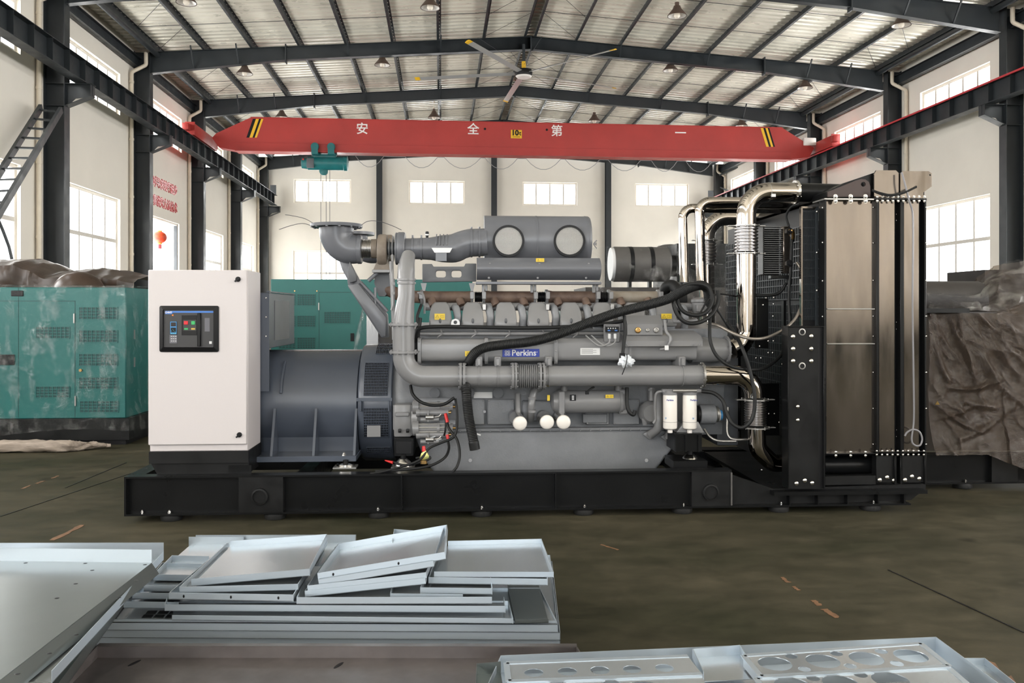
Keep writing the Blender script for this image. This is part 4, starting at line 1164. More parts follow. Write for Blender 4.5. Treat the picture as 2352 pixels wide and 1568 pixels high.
# ---- air filter housing with heat shield
DY = .86
zc = gz(1236, 553, DY); R_ = .222
X0, X1 = gx(1113, DY-.2), gx(1360, DY-.2)
af = MB().lathe([(0, R_*.93), (0, R_), (.012, R_*1.01), (.06, R_), (X1-X0-.05, R_), (X1-X0-.045, R_*1.012), (X1-X0-.012, R_*1.0), (X1-X0, R_*.96), (X1-X0+.012, R_*.6), (X1-X0+.014, .02)], (X0, DY, zc), (1, 0, 0), 48).build('air_filter_housing', 'filter_grey', gen)
xm_ = gx(1235, DY-.2); MB().cyl((xm_-.006, DY, zc), (xm_+.006, DY, zc), R_*1.012, 48).build('housing_seam', 'filter_grey', af)
for px in (1168, 1308):
    c = gp(px, 553, DY-R_-.005); rr = 36.5*mpp(px, DY-R_)
    MB().lathe([(0, rr*.86), (0, rr), (.05, rr), (.05, rr*.9)], (c.x, DY-R_-.012, c.z), (0, 1, 0), 40, caps=False).build('intake_rim', 'black', af)
    mb = MB()
    MB().lathe([(0, rr*.93), (.004, rr*.93)], (c.x, DY-R_+.006, c.z), (0, 1, 0), 40).build('intake_screen_back', 'mesh_back', af)
    n = 22
    for k in range(-n, n+1):
        t = k/n*rr*.97; hlf = sqrt(max(0, (rr*.95)**2-t*t))
        if hlf < .005: continue
        for sgn in (1, -1):
            d = Vector((cos(radians(35*sgn+(0 if sgn > 0 else 0))), 0, sin(radians(35*sgn)))); nn = Vector((-d.z, 0, d.x))
            q = Vector((c.x, DY-R_-.004-.003*sgn, c.z))+nn*t
            mb.tube([q-d*hlf, q+d*hlf], .0016, 4, False)
    mb.build('intake_screen', 'mesh_grey', af)
p = gp(1363, 560, DY-.2)
wn_ = MB()
for a in (25, 65, -30, -70): wn_.cyl(p, p+Vector((.03, 0, .03*tan(radians(a))*.5)), .005, 6)
wn_.build('wing_nut', 'eng', af)
# curved heat shield in front of the drum
hs = MB(); n = 14
za, zb2 = gz(1236, 592, .55), gz(1236, 643, .55)
def shield(u, v):
    px = 1095+(1380-1095)*u
    t = v; y = .50+.10*(1-cos(t*pi*.5))*1.0 if False else .46+.10*(2*t-1)**2
    return Vector((gx(px, .5), y, za+(zb2-za)*t))
hs.grid(shield, 30, 10)
k = len(hs.v); hs2 = MB().grid(lambda u, v: shield(u, v)+Vector((0, .006, 0)), 30, 10); hs.add(hs2.v, hs2.f)
sh = hs.build('heat_shield', 'filter_grey', gen)
for px, py in ((1125, 606), (1239, 606), (1352, 606), (1123, 638), (1235, 638), (1346, 638)): bolt(sh, px, py, .485 if py < 620 else .52, 2.8, GBOLT)
warn(1231, 1250, 593, 601, .47, sh, True)
MB().box(gx(1093, .5), gx(1380, .5), .47, .62, gz(1236, 653, .5), gz(1236, 647, .5), .003).build('shield_rail', 'filter_grey', sh)
for px in (1110, 1222, 1365): MB().box(gx(px-3, .55), gx(px+3, .55), .56, .60, gz(px, 672, .55), gz(px, 652, .55), .003).box(gx(px+4, .55), gx(px+10, .55), .56, .58, gz(px, 668, .55), gz(px, 654, .55), .003).build('shield_bracket', 'eng', sh)
# dark bracket under the duct
plate('duct_bracket', [(970, 606), (992, 606), (996, 612), (1066, 612), (1069, 605), (1094, 605), (1094, 646), (970, 648)], .58, .64, 'eng_dark', gen,
      [rrect(1001, 1024, 621, 637, 5, 3)[::1], rrect(1037, 1060, 621, 637, 5, 3)], .004)
for px in (974, 1085): MB().prism(gpl([(px-8, 650), (px+6, 650), (px+2, 668), (px-3, 668)], .58), .58, .60, 'xz').build('bracket_leg', 'eng', gen.children[-1])
# intake duct from the turbocharger to the drum
DYc = .72
dc = path([(932, 571, DYc), (948, 571, DYc), (968, 571, DYc), (990, 571, DYc), (1015, 571, DYc), (1042, 570, DYc), (1060, 563, DYc), (1078, 558, DYc), (1095, 557, DYc), (1118, 556, DYc)])
rr = [23.5, 24, 24.5, 26, 31, 33, 32, 32, 32, 32]; mp_ = mpp(1000, DYc)
dct = MB().tube(smooth(dc, 4), [x*mp_ for x in [rr[min(9, int(i/4))]+(rr[min(9, int(i/4)+1)]-rr[min(9, int(i/4))])*((i % 4)/4) for i in range(37)]], 32).build('intake_duct', 'filter_grey', gen)
for px, r_ in ((948, 25.5), (968, 26), (1083, 33.5), (1101, 33.5)):
    MB().cyl((gx(px, DYc)-.008, DYc, gz(px, 571 if px < 1000 else 557.5, DYc)), (gx(px, DYc)+.008, DYc, gz(px, 571 if px < 1000 else 557.5, DYc)), r_*mp_, 28).cyl((gx(px, DYc), DYc, gz(px, 543 if px < 1000 else 524, DYc)-.01), (gx(px, DYc), DYc, gz(px, 543 if px < 1000 else 524, DYc)+.012), .008, 8).build('duct_clamp', 'filter_grey', dct)
mb = MB().box(gx(1001, .6), gx(1026, .6), .56, .575, gz(1013, 540+60, .6), gz(1013, 578, .6)); mb.build('duct_saddle', 'filter_grey', dct)
MB().prism(gpl([(991, 569), (1039, 569), (1033, 580), (998, 580)], .55), .55, .575, 'xz').build('saddle_tab', 'zinc', dct)
for px in (1003, 1011, 1019, 1027): MB().tube([(gx(px, .7), .72-.125*cos(t), gz(px, 571, .72)+.125*sin(t)) for t in [radians(q) for q in (10, 30, 50, 70, 85)]], .005, 6).build('duct_band', 'filter_grey', dct)
c = gp(981, 547, .72)
MB().lathe([(0, .012), (.02, .012), (.02, .016), (.055, .016), (.06, .010)], c, (0, 0, 1), 14).build('service_indicator', 'black', dct)
MB().cyl(c+Vector((0, 0, .024)), c+Vector((0, 0, .036)), .0166, 14).build('indicator_window', 'label_white', dct)

# ---- turbocharger and exhaust
TY = .72
def vdisc(px, py, rpx, t, m, name, par, prof=None, ly=TY):
    z = gz(px, py, ly); r = rpx*mpp(px, ly); x = gx(px, ly)
    return MB().lathe([(-t/2, r*.8), (-t/2*.9, r*.95), (-t*.3, r), (t*.3, r), (t/2*.9, r*.95), (t/2, r*.8)], (x, ly, z), (1, 0, 0), 36).build(name, m, par)
turbo = vdisc(922, 571, 38, .075, 'filter_grey', 'compressor_housing', gen)
vdisc(911, 571, 37, .02, 'filter_grey', 'compressor_backplate', turbo)
hcyl(889, 912, 571, TY, 15).build('bearing_housing', 'eng_dark', turbo)
for px, r_ in ((895, 24), (903, 30)): vdisc(px, 571, r_, .012, 'eng', 'v_clamp', turbo)
tv = vdisc(879, 575, 37, .085, 'turbine', 'turbine_housing', gen)
mb = MB().prism(gpl([(868, 600), (892, 600), (897, 622), (858, 622)], TY), TY-.06, TY+.06, 'xz'); mb.build('turbine_foot', 'turbine', tv)
MB().box(gx(857, TY), gx(897, TY), TY-.09, TY+.09, gz(878, 627, TY), gz(878, 620, TY), .004).build('turbine_flange', 'eng', tv)
hcyl(854, 866, 571, TY, 22).build('turbine_outlet', 'turbine', tv)
z = gz(840, 571, TY)
bl = bellows((gx(832, TY), TY, z), (gx(855, TY), TY, z), 19*mpp(840, TY), 7, .010).build('exhaust_bellows', 'steel_bellow', gen)
fl_ = vdisc(826, 573, 33, .045, 'filter_grey', 'exhaust_flange', gen)
cpth = smooth(path([(826, 573, TY), (812, 573, TY), (796, 570, TY), (781, 558, TY), (774, 542, TY), (773, 523, TY)]), 5)
m7 = mpp(780, TY); rad = [31+ (i/25)*9 for i in range(len(cpth))]
ee = MB().tube(cpth, [q*m7 for q in rad], 36).build('exhaust_elbow', 'filter_grey', gen)
tf = gp(773, 519, TY); mb = MB().lathe([(-.012, .15), (-.012, .222), (.014, .226), (.016, .21), (.016, .13)], (tf.x, TY, tf.z), (0, 0, 1), 48)
for k in range(12):
    a = 2*pi*(k+.5)/12; mb.cyl((tf.x+.205*cos(a), TY+.205*sin(a), tf.z-.02), (tf.x+.205*cos(a), TY+.205*sin(a), tf.z-.01), .012, 6)
mb.build('outlet_flange', 'filter_grey', ee)
# second bank's elbow behind
TY2 = 1.35
cp2 = smooth(path([(866, 580, TY2), (850, 580, TY2), (832, 572, TY2), (822, 556, TY2), (820, 540, TY2)]), 5)
e2_ = MB().tube(cp2, .10, 24).build('rear_exhaust_elbow', 'filter_grey', gen)
q = gp(820, 537, TY2); MB().lathe([(-.012, .10), (-.012, .165), (.014, .165), (.014, .10)], (q.x, TY2, q.z), (0, 0, 1), 36).build('rear_outlet_flange', 'filter_grey', e2_)
vdisc(893, 575, 36, .08, 'turbine', 'rear_turbine_housing', gen, ly=TY2)
# diagonal cast bracket carrying the exhaust
br = plate('exhaust_bracket', [(778, 596), (800, 596), (824, 640), (830, 648), (890, 722), (893, 775), (876, 775), (800, 660), (797, 640), (786, 620)], TY-.02, TY+.05, 'filter_grey', gen, (), .008)
plate('bracket_rib', [(798, 655), (822, 650), (886, 728), (886, 772), (878, 772)], TY-.06, TY-.02, 'filter_grey', br, (), .006)
plate('bracket_web', [(803, 600), (818, 632), (818, 645), (803, 650), (798, 625)], TY-.08, TY-.02, 'eng_dark', br, (), .004)
for a, b, w in (((828, 648), (890, 715), 5), ((846, 645), (874, 620), 6), ((905, 640), (905, 715), 3), ((862, 660), (862, 720), 4)):
    MB().tube([gp(*a, TY-.03), gp(*b, TY-.03)], w*mpp(850, TY)*.8, 10).build('support_rod', 'filter_grey', br)
MB().prism(gpl([(862, 628), (894, 628), (897, 665), (885, 680), (870, 680), (860, 650)], .8), .78, .95, 'xz').build('exhaust_junction', 'eng_dark', gen)
MB().tube(path([(878, 640, .9), (882, 662, .85), (925, 680, .75), (968, 682, .66)]), .055, 16).build('exhaust_crossover', 'manifold_rust', gen)
for a, b in (((898, 600), (904, 780)), ((918, 605), (915, 650))):
    MB().tube([gp(*a, .45), gp(*b, .45)], .014, 10).build('oil_drain_pipe', 'eng', gen)
oil = MB().tube(path([(901, 585, .5), (902, 640, .42), (903, 700, .42), (899, 712, .42)]), .010, 10).build('oil_feed_pipe', 'eng', gen)
for py in (651, 673): MB().cyl(gp(902.5, py-3, .42), gp(902.5, py+3, .42), .018, 6).build('pipe_nut', 'eng', oil)
MB().tube(fillet(path([(960, 672, .5), (972, 674, .46), (975, 690, .45), (975, 720, .46)]), .03, 4), .009, 10).build('vent_pipe', 'eng', gen)

# ---- oil cooler, filters, pumps on the block's flank
OY = .40
zc = gz(1360, 922, OY); r = 26*mpp(1360, OY)
oc = MB().lathe([(gx(1266, OY), r*.35), (gx(1270, OY), r*.8), (gx(1280, OY), r*1.02), (gx(1284, OY), r), (gx(1422, OY), r), (gx(1436, OY), r*.9)], (0, OY, zc), (1, 0, 0), 36).build('oil_cooler', 'eng', gen)
for px in (1285, 1424): MB().cyl((gx(px, OY)-.012, OY, zc), (gx(px, OY)+.012, OY, zc), r*1.08, 32).build('cooler_band', 'eng', oc)
MB().box(gx(1420, OY), gx(1440, OY), OY-.06, OY+.1, gz(1430, 950, OY), gz(1430, 893, OY), .012).build('cooler_end_housing', 'eng', oc)
MB().box(gx(1280, OY), gx(1294, OY), OY-.115, OY-.09, gz(1287, 948, OY), gz(1287, 896, OY), .006).build('cooler_clamp', 'eng', oc)
for px in (1296, 1420): MB().cyl((gx(px, OY), OY, zc+r*.8), (gx(px, OY), OY, zc+r+.06), .028, 14).build('cooler_port', 'eng', oc)
yl = OY-r
pxbox(1309, 1323, 906, 920, yl-.003, yl+.004).build('data_sticker', 'black', oc)
for k in range(3): pxbox(1313.5, 1318.5, 908.5+k*3.6, 910.8+k*3.6, yl-.004, yl-.003).build('sticker_print', 'label_white', oc)
warn(1391, 1409, 906, 914, yl+.003, oc)
pxbox(1257, 1263, 907, 920, OY-.07, OY-.066).build('side_sticker', 'label_yellow', oc)
# oil filters pointing at the viewer
for px, py, bx, by in ((1195, 973, 1186, 961), (1257, 970, 1249, 960), (1295, 970, 1287, 960)):
    c = gp(px, py, .12); e = gp(bx, by, .36); d = (c-e).normalized(); r_ = 16.5*mpp(px, .12)
    f_ = MB().lathe([(0, r_*.9), (.006, r_), ((c-e).length-.020, r_), ((c-e).length-.010, r_*.97), ((c-e).length-.002, r_*.86), ((c-e).length+.004, r_*.55), ((c-e).length+.006, .001)], e, d, 32).build('oil_filter', 'filter_white', gen)
    MB().lathe([(-.05, r_*.7), (-.02, r_*1.02), (0, r_*1.02)], e, d, 28).build('filter_head', 'eng', f_)
    MB().lathe([(0.0, r_*1.012), ((c-e).length-.024, r_*1.012)], e, d, 28, caps=False).build('filter_band', 'chrome', f_)
    MB().tube([e-d*.04, e-d*.16], .05, 14).build('filter_boss', 'eng_cast', f_)
MB().tube(path([(1190, 905, .42), (1190, 930, .38), (1190, 952, .36)]), .024, 12).build('oil_pipe', 'eng', gen)
MB().tube(fillet(path([(1240, 890, .45), (1226, 896, .36), (1220, 930, .33), (1219, 965, .40)]), .05, 6), .030, 14).build('coolant_pipe', 'eng', gen)
for py in (914, 944): MB().cyl(gp(1222, py-3, .34), gp(1222, py+3, .34), .036, 16).build('pipe_clamp', 'eng', gen.children[-1])
MB().box(gx(1200, .5), gx(1300, .5), .50, .58, gz(1250, 968, .5), gz(1250, 920, .5), .012).build('filter_bracket', 'eng_cast', gen)
# fuel filters
for px in (1539, 1584):
    a = gp(px, 985, .20); b = gp(px, 906, .20); r_ = 16*mpp(px, .2)
    ff = MB().lathe([(0, r_*.75), (.008, r_*.95), (.02, r_), (b.z-a.z-.012, r_), (b.z-a.z, r_*.94)], a, (0, 0, 1), 32).build('fuel_filter', 'filter_white', gen)
    MB().cyl((a.x, .20, a.z-.03), (a.x, .20, a.z+.005), r_*.36, 14).build('drain_cap', 'filter_white', ff)
    MB().lathe([(0, r_*1.02), (.02, r_*1.04), (.035, r_*.8)], (b.x, .20, b.z), (0, 0, 1), 28).build('filter_head', 'eng', ff)
    MB().cyl((a.x, .20, gz(px, 967.5, .2)), (a.x, .20, gz(px, 968.2, .2)), r_*1.004, 32).build('filter_line', 'machine_grey', ff)
    lx = px-4 if px < 1560 else px+5
    q = gp(lx, 917, .20); text_mesh('brand_name', 'Perkins', .020, 'label_blue', ff, (q.x, .20-sqrt(max(0, r_*r_-(q.x-a.x)**2))-.003, q.z), (pi/2, 0, 0), .0003, .0004)
    q = gp(px-12 if px < 1560 else px+4, 959, .20); text_mesh('filter_mark', '⌘', .020, 'blue_tag', ff, (q.x, .20-sqrt(max(0, r_*r_-(q.x-a.x)**2))-.003, q.z), (pi/2, 0, 0), .0003)
MB().box(gx(1520, .2), gx(1612, .2), .18, .25, gz(1560, 902, .2), gz(1560, 893, .2), .008).build('fuel_filter_bracket', 'eng', gen)
MB().tube(path([(1545, 897, .15), (1600, 897, .15)]), .014, 10).build('fuel_pipe', 'zinc', gen)
MB().tube(fillet(path([(1523, 898, .2), (1506, 900, .22), (1504, 935, .24), (1506, 965, .25), (1500, 972, .25)]), .04, 5), .011, 10).build('fuel_pipe', 'eng', gen)
# water pump, pipes and charging alternator
wp = MB().lathe([(0, .08), (.03, .10), (.08, .10), (.12, .07)], gp(1490, 945, .50), (0, -1, 0), 24).build('water_pump', 'eng', gen)
MB().tube(fillet(path([(1512, 905, .45), (1514, 960, .36), (1512, 985, .36), (1495, 997, .44)]), .06, 6), .036, 16).build('coolant_pipe', 'eng', gen)
MB().tube(fillet(path([(1545, 965, .5), (1541, 990, .44), (1536, 1005, .46)]), .06, 6), .044, 16).build('coolant_pipe', 'eng', gen)
for px, py in ((1492, 997), (1533, 1003)):
    plate('pipe_flange', [(px-16, py), (px, py-9), (px+14, py-3), (px+16, py+4), (px, py+13)], .50, .53, 'eng', gen, (), .006)
MB().tube(fillet(path([(1476, 930, .45), (1479, 960, .42), (1482, 975, .42)]), .03, 4), .022, 12).build('coolant_pipe', 'eng', gen)
MB().tube(path([(1496, 890, .45), (1496, 920, .44)]), .026, 12).cyl(gp(1496, 897, .45), gp(1496, 892, .45), .034, 6).build('sensor_pipe', 'eng', gen)
ch_ = MB().lathe([(gx(1603, .42), .05), (gx(1606, .42), .085), (gx(1640, .42), .085), (gx(1645, .42), .06)], (0, .42, gz(1625, 951, .42)), (1, 0, 0), 28).build('charging_alternator', 'eng_cast', gen)
hcyl(1640, 1648, 951, .42, 18).build('alternator_clamp', 'zinc', ch_)
hcyl(1648, 1652, 953, .42, 14).build('alternator_label', 'label_white', ch_); hcyl(1652, 1657, 953, .42, 12).build('blue_cap', 'blue_tag', ch_)
MB().cyl(gp(1600, 951, .42), gp(1606, 951, .42), .075, 24).build('pulley', 'black', ch_)
# front engine mount
plate('mount_arm', [(1553, 993), (1568, 974), (1604, 968), (1618, 994)], .22, .40, 'eng', gen, (), .006)
mb_ = pxbox(1550, 1612, 995, 1036, .17, .45).build('mount_bracket', 'black_gloss', gen)
for px in (1552, 1574, 1604): pxbox(px, px+3, 996, 1038, .15, .17).build('bracket_rib', 'black_gloss', mb_)
pxbox(1549, 1612, 995, 999, .14, .17).build('bracket_edge', 'black_gloss', mb_)
pxbox(1547, 1625, 1058, 1078, .15, .45).build('mount_pad', 'black_gloss', gen)

# ---- electrical box on top of the manifold
zz0, zz1 = gz(1480, 770, .22), gz(1480, 745, .22)
cb = MB().prism([(.22, gz(1480, 769, .22)), (.22, gz(1480, 744, .22)), (.31, gz(1480, 724, .26)), (.46, gz(1480, 724, .26)), (.46, gz(1480, 769, .22))], gx(1441, .22), gx(1522, .22), 'yz')
cbx = cb.build('control_box', 'eng', gen)
for px, r_ in ((1465, 6.3), (1487, 4), (1507, 6.0)):
    q = gp(px, 758, .22); MB().lathe([(0, 1.15*r_*mpp(px, .22)), (.012, r_*mpp(px, .22)), (.014, r_*.7*mpp(px, .22)), (.004, r_*.6*mpp(px, .22)), (.004, .001)], q, (0, -1, 0), 20).build('connector', 'zinc' if px > 1470 else 'brass', cbx)
mb = MB().prism([(.17, gz(1500, 795, .17)), (.17, gz(1500, 783, .17)), (.22, gz(1500, 771, .22)), (.60, gz(1500, 752, .45)), (.60, gz(1500, 795, .17))], gx(1434, .17), gx(1614, .17), 'yz')
lidb = mb.build('cover_box', 'eng', gen)
for px in (1440, 1517, 1592, 1606): bolt(lidb, px, 791, .168, 2, GBOLT)
# injector controller with plugs and wiring
ic = pxbox(1393, 1418, 747, 766, .22, .25, .004).build('wiring_bracket', 'eng', gen)
mod = pxbox(1392, 1422, 750, 763, .19, .22, .003).build('controller_module', 'black', gen)
for k in range(4): pxbox(1396+k*5.5, 1398.5+k*5.5, 752.5, 755, .188, .19).build('module_led', 'label_white', mod)
for px in (1399, 1415): pxbox(px-3, px+3, 757.5, 760, .188, .19).build('module_mark', 'chnt_blue', mod)
pxbox(1387, 1424, 744, 786, .25, .27, .006).build('module_plate', 'eng', mod)
for px in (1400, 1413):
    pl_ = pxbox(px-3, px+3, 766, 778, .20, .22, .003).build('plug', 'label_white', mod)
    MB().tube(smooth(path([(px, 778, .21), (px-1, 786, .20), (px-12, 793, .20), (px-28, 792, .22), (px-55, 770, .26)]), 5), .006, 8).build('signal_cable', 'cable_grey', gen)
# wiring harness along the heads
MB().tube(smooth(path([(955, 790, .40), (958, 765, .36), (968, 753, .35), (1010, 750, .35), (1090, 751, .35), (1190, 753, .35), (1260, 752, .35), (1330, 749, .35), (1395, 743, .33), (1440, 735, .30)]), 6), .016, 12).build('wiring_harness', 'rubber', gen)
MB().tube(smooth(path([(962, 756, .38), (958, 730, .40), (963, 712, .42), (968, 700, .45)]), 5), .013, 10).build('wiring_harness', 'rubber', gen)
MB().tube(smooth(path([(955, 830, .40), (955, 800, .40), (960, 760, .40), (964, 730, .42)]), 5), .022, 10).build('wiring_harness', 'rubber', gen)
hcyl(965, 1445, 766, .40, 4).build('conduit', 'eng', gen); hcyl(960, 1445, 760, .40, 1.8).build('conduit', 'eng_dark', gen)
for i in range(6):
    px = 1012+i*78; MB().tube(smooth(path([(px, 757, .36), (px+3, 766, .37), (px-4, 772, .37), (px-8, 776, .38)]), 4), .006, 8).build('wire_clip', 'eng', gen)

# ---- big black ribbed breather hose
hp_ = smooth(path([(1091, 1032, .06), (1086, 1005, .06), (1078, 965, .07), (1073, 925, .08), (1071, 893, .10), (1070, 868, .32), (1073, 845, .30), (1080, 826, .22), (1094, 808, .17), (1118, 797, .15), (1160, 791, .14), (1215, 785, .14), (1262, 774, .13), (1310, 757, .12), (1365, 736, .12), (1420, 717, .13), (1480, 702, .14), (1530, 688, .16), (1562, 672, .2), (1590, 659, .26), (1612, 655, .33), (1624, 664, .4), (1628, 684, .45), (1625, 700, .5)]), 12)
rh = 11.2*mpp(1100, .1)
n = len(hp_); L_ = [0]
for i in range(1, n): L_.append(L_[-1]+(hp_[i]-hp_[i-1]).length)
# even resampling so that the ribs keep one pitch
pit = .013; P = []; q = 0; i = 0
while q < L_[-1]:
    while L_[i+1] < q: i += 1
    t = (q-L_[i])/(L_[i+1]-L_[i]+1e-9); P.append(hp_[i].lerp(hp_[i+1], t)); q += pit/3
MB().tube(P, [rh*(1.04, .99, .93)[k % 3] if k > 14 else rh*1.08 for k in range(len(P))], 18).build('ribbed_breather_hose', 'rubber', gen)
# coil of plain black hose at the front of the engine
lp_pts = [(1648, 668, .25), (1650, 690, .22), (1638, 718, .18), (1612, 738, .15), (1582, 742, .14), (1560, 728, .15), (1548, 700, .17), (1552, 672, .2), (1575, 655, .22), (1605, 652, .23), (1628, 662, .23), (1636, 690, .2), (1622, 716, .17), (1598, 724, .16), (1570, 715, .17), (1556, 690, .2), (1560, 668, .25), (1580, 655, .3)]
MB().tube(smooth(path(lp_pts), 8), .017, 12).build('coiled_hose', 'rubber', gen)
hoses = [
    ('drain_hose', [(1632, 720, .2), (1630, 755, .12), (1632, 785, .08), (1645, 815, .05), (1672, 838, .04), (1712, 848, .06), (1755, 845, .15), (1790, 820, .3), (1805, 790, .45)], .014, 'rubber'),
    ('coolant_hose', [(1670, 740, .3), (1690, 770, .2), (1705, 800, .05), (1722, 850, .02), (1733, 905, .0), (1732, 945, .0), (1722, 970, .0), (1702, 982, .02), (1680, 970, .05), (1668, 945, .08), (1660, 920, .1), (1640, 903, .15), (1612, 898, .18)], .016, 'rubber'),
    ('wire_loom', [(1640, 700, .3), (1660, 730, .3), (1690, 780, .3)], .010, 'rubber'),
    ('sensor_lead', [(1600, 735, .3), (1625, 690, .3), (1648, 675, .4), (1690, 680, .5)], .008, 'rubber'),
    ('braided_hose', [(1625, 742, .28), (1650, 748, .22), (1690, 768, .15), (1730, 778, .12), (1770, 772, .15), (1815, 745, .2), (1838, 710, .25), (1848, 665, .3), (1843, 625, .35), (1830, 603, .4)], .013, 'hose_braid'),
    ('cooler_hose', [(1821, 545, .42), (1818, 565, .4), (1816, 620, .4), (1812, 680, .4), (1815, 745, .35)], .013, 'rubber'),
    ('vent_hose', [(1812, 520, .45), (1806, 495, .45), (1818, 475, .4), (1836, 468, .35)], .010, 'rubber'),
    ('lower_hose', [(1806, 650, .5), (1790, 672, .5), (1760, 678, .5), (1700, 676, .55)], .014, 'rubber'),
    ('drop_cable', [(1434, 725, .16), (1436, 760, .14), (1433, 790, .13), (1430, 815, .11)], .014, 'rubber'),
    ('drain_elbow', [(1440, 890, .3), (1440, 925, .26), (1445, 945, .24), (1455, 952, .24), (1459, 942, .24)], .016, 'rubber'),
    ('loose_lead', [(1346, 902, .2), (1358, 892, .22), (1364, 889, .25)], .009, 'rubber'),
    ('starter_cable', [(943, 885, .3), (948, 905, .25), (965, 922, .22), (990, 930, .22), (1020, 928, .22), (1044, 913, .22)], .013, 'rubber'),
    ('battery_cable', [(1024, 952, .3), (1023, 985, .26), (1020, 1000, .28)], .008, 'rubber'),
    ('battery_cable', [(1025, 962, .26), (1032, 985, .2), (1050, 1010, .15), (1056, 1045, .1), (1050, 1070, .06), (1040, 1083, .05)], .011, 'rubber'),
    ('battery_cable', [(1028, 1008, .26), (1031, 1030, .2), (1020, 1052, .12), (985, 1070, .08), (930, 1078, .06), (862, 1082, .05)], .011, 'rubber'),
    ('battery_cable', [(1046, 915, .25), (1050, 950, .22), (1049, 985, .18), (1040, 1005, .16), (1010, 1018, .14), (985, 1030, .12), (960, 1058, .08), (895, 1079, .05), (850, 1088, .03)], .010, 'rubber'),
    ('battery_cable', [(900, 1060, .15), (930, 1068, .1), (970, 1060, .1), (988, 1052, .1), (978, 1048, .12), (955, 1052, .12)], .010, 'rubber'),
    ('fuel_return_pipe', [(1618, 985, .3), (1630, 1002, .25), (1650, 1012, .22), (1690, 1013, .25)], .010, 'zinc'),
    ('fuel_return_pipe', [(1672, 935, .4), (1670, 985, .35), (1676, 1004, .32), (1690, 1009, .3), (1716, 1009, .3)], .012, 'zinc'),
    ('grey_conduit', [(1527, 735, .2), (1530, 760, .17), (1540, 775, .15), (1537, 790, .15), (1528, 800, .18), (1516, 802, .2)], .013, 'eng'),
    ('grey_conduit', [(1545, 738, .25), (1575, 738, .25), (1600, 735, .3)], .015, 'eng'),
]
for nm, pts, r_, m in hoses: MB().tube(smooth(path(pts), 7), r_, 12).build(nm, m, gen)
# red insulated terminals, warning clip, rag
tm = MB().tube(path([(1023, 950, .26), (1026, 962, .24), (1028, 970, .23)]), .014, 10).build('red_terminal_boot', 'red_tip', gen)
MB().tube(path([(1027, 998, .26), (1029, 1008, .25)]), .013, 10).build('red_terminal_boot', 'red_tip', gen)
MB().tube(path([(884, 1057, .14), (895, 1060, .14), (902, 1062, .13)]), [.004, .010, .012], 10).build('red_clamp_tip', 'red_tip', gen)
yt = plate('battery_clamp', [(968, 1040), (978, 1034), (986, 1048), (987, 1056), (962, 1056)], .10, .13, 'rainbow_zinc', gen, (), .004)
MB().tube(path([(973, 1024, .115), (974, 1036, .115)]), [.012, .017], 12).build('clamp_grip', 'red_tip', yt)
MB().cyl(gp(973, 1064, .11), gp(973, 1056, .11), .03, 14).build('clamp_bolt', 'brass', yt)
random.seed(3)
rg = MB().sphere((0, 0, 0), 1, 22, 14)
rg.v = [tuple(Vector(v)*(1+.35*sin(7*v[0]+3*v[2])*cos(5*v[1]+6*v[2])+random.uniform(-.12, .12))) for v in rg.v]
c = gp(1438, 829, .09); rg.v = [(c.x+v[0]*.060, c.y+v[1]*.035, c.z+v[2]*.044) for v in rg.v]
rag = rg.build('wrapped_connector', 'rag_white', gen)
MB().tube(smooth(path([(1440, 812, .05), (1440, 825, .045), (1436, 842, .04), (1429, 860, .06)]), 4), .004, 6).build('cable_tie', 'black', rag)
MB().box(gx(1424, .09), gx(1436, .09), .08, .12, gz(1430, 822, .09), gz(1430, 811, .09), .004).build('connector_body', 'black', rag)
pxbox(1527, 1536, 793, 804, .14, .15, .002).build('white_tag', 'label_white', gen)
MB().box(gx(1344, .2), gx(1352, .2), .18, .20, gz(1346, 905, .2), gz(1346, 897, .2), .002).build('lead_plug', 'black', gen)
pxbox(1088, 1131, 900, 914, .545, .552).build('engine_data_plate', 'label_white', gen)
for px, py, s_ in ((1008, 1009, 1), (995, 1003, 1), (1098, 997, -1)):
    MB().bar(gp(px-6, py+2*s_, .2), gp(px+6, py-2*s_, .2), .012, .010).build('cable_lug', 'chrome' if px < 1050 else 'label_white', gen)

# front accessories: breather pot, belt drive, crank
bp = MB().lathe([(0, .07), (.03, .085), (.10, .085), (.11, .095), (.13, .095), (.15, .05)], gp(1612, 722, .55), (0, 0, 1), 24).build('breather_pot', 'eng', gen)
MB().box(gx(1600, .45), gx(1617, .45), .44, .5, gz(1608, 716, .45), gz(1608, 699, .45), .006).build('pot_boss', 'eng', bp)
MB().lathe([(0, .10), (.03, .13), (.10, .13)], gp(1545, 690, .8), (1, 0, 0), 24).build('manifold_end', 'black', gen)
MB().tube(smooth(path([(1522, 680, .8), (1530, 660, .75), (1545, 655, .7), (1557, 668, .65)]), 5), .05, 14).build('rear_hose', 'rubber', gen)
plate('radiator_hose_bracket', [(1582, 648), (1618, 648), (1618, 652), (1582, 652)], .8, 1.0, 'black', gen)

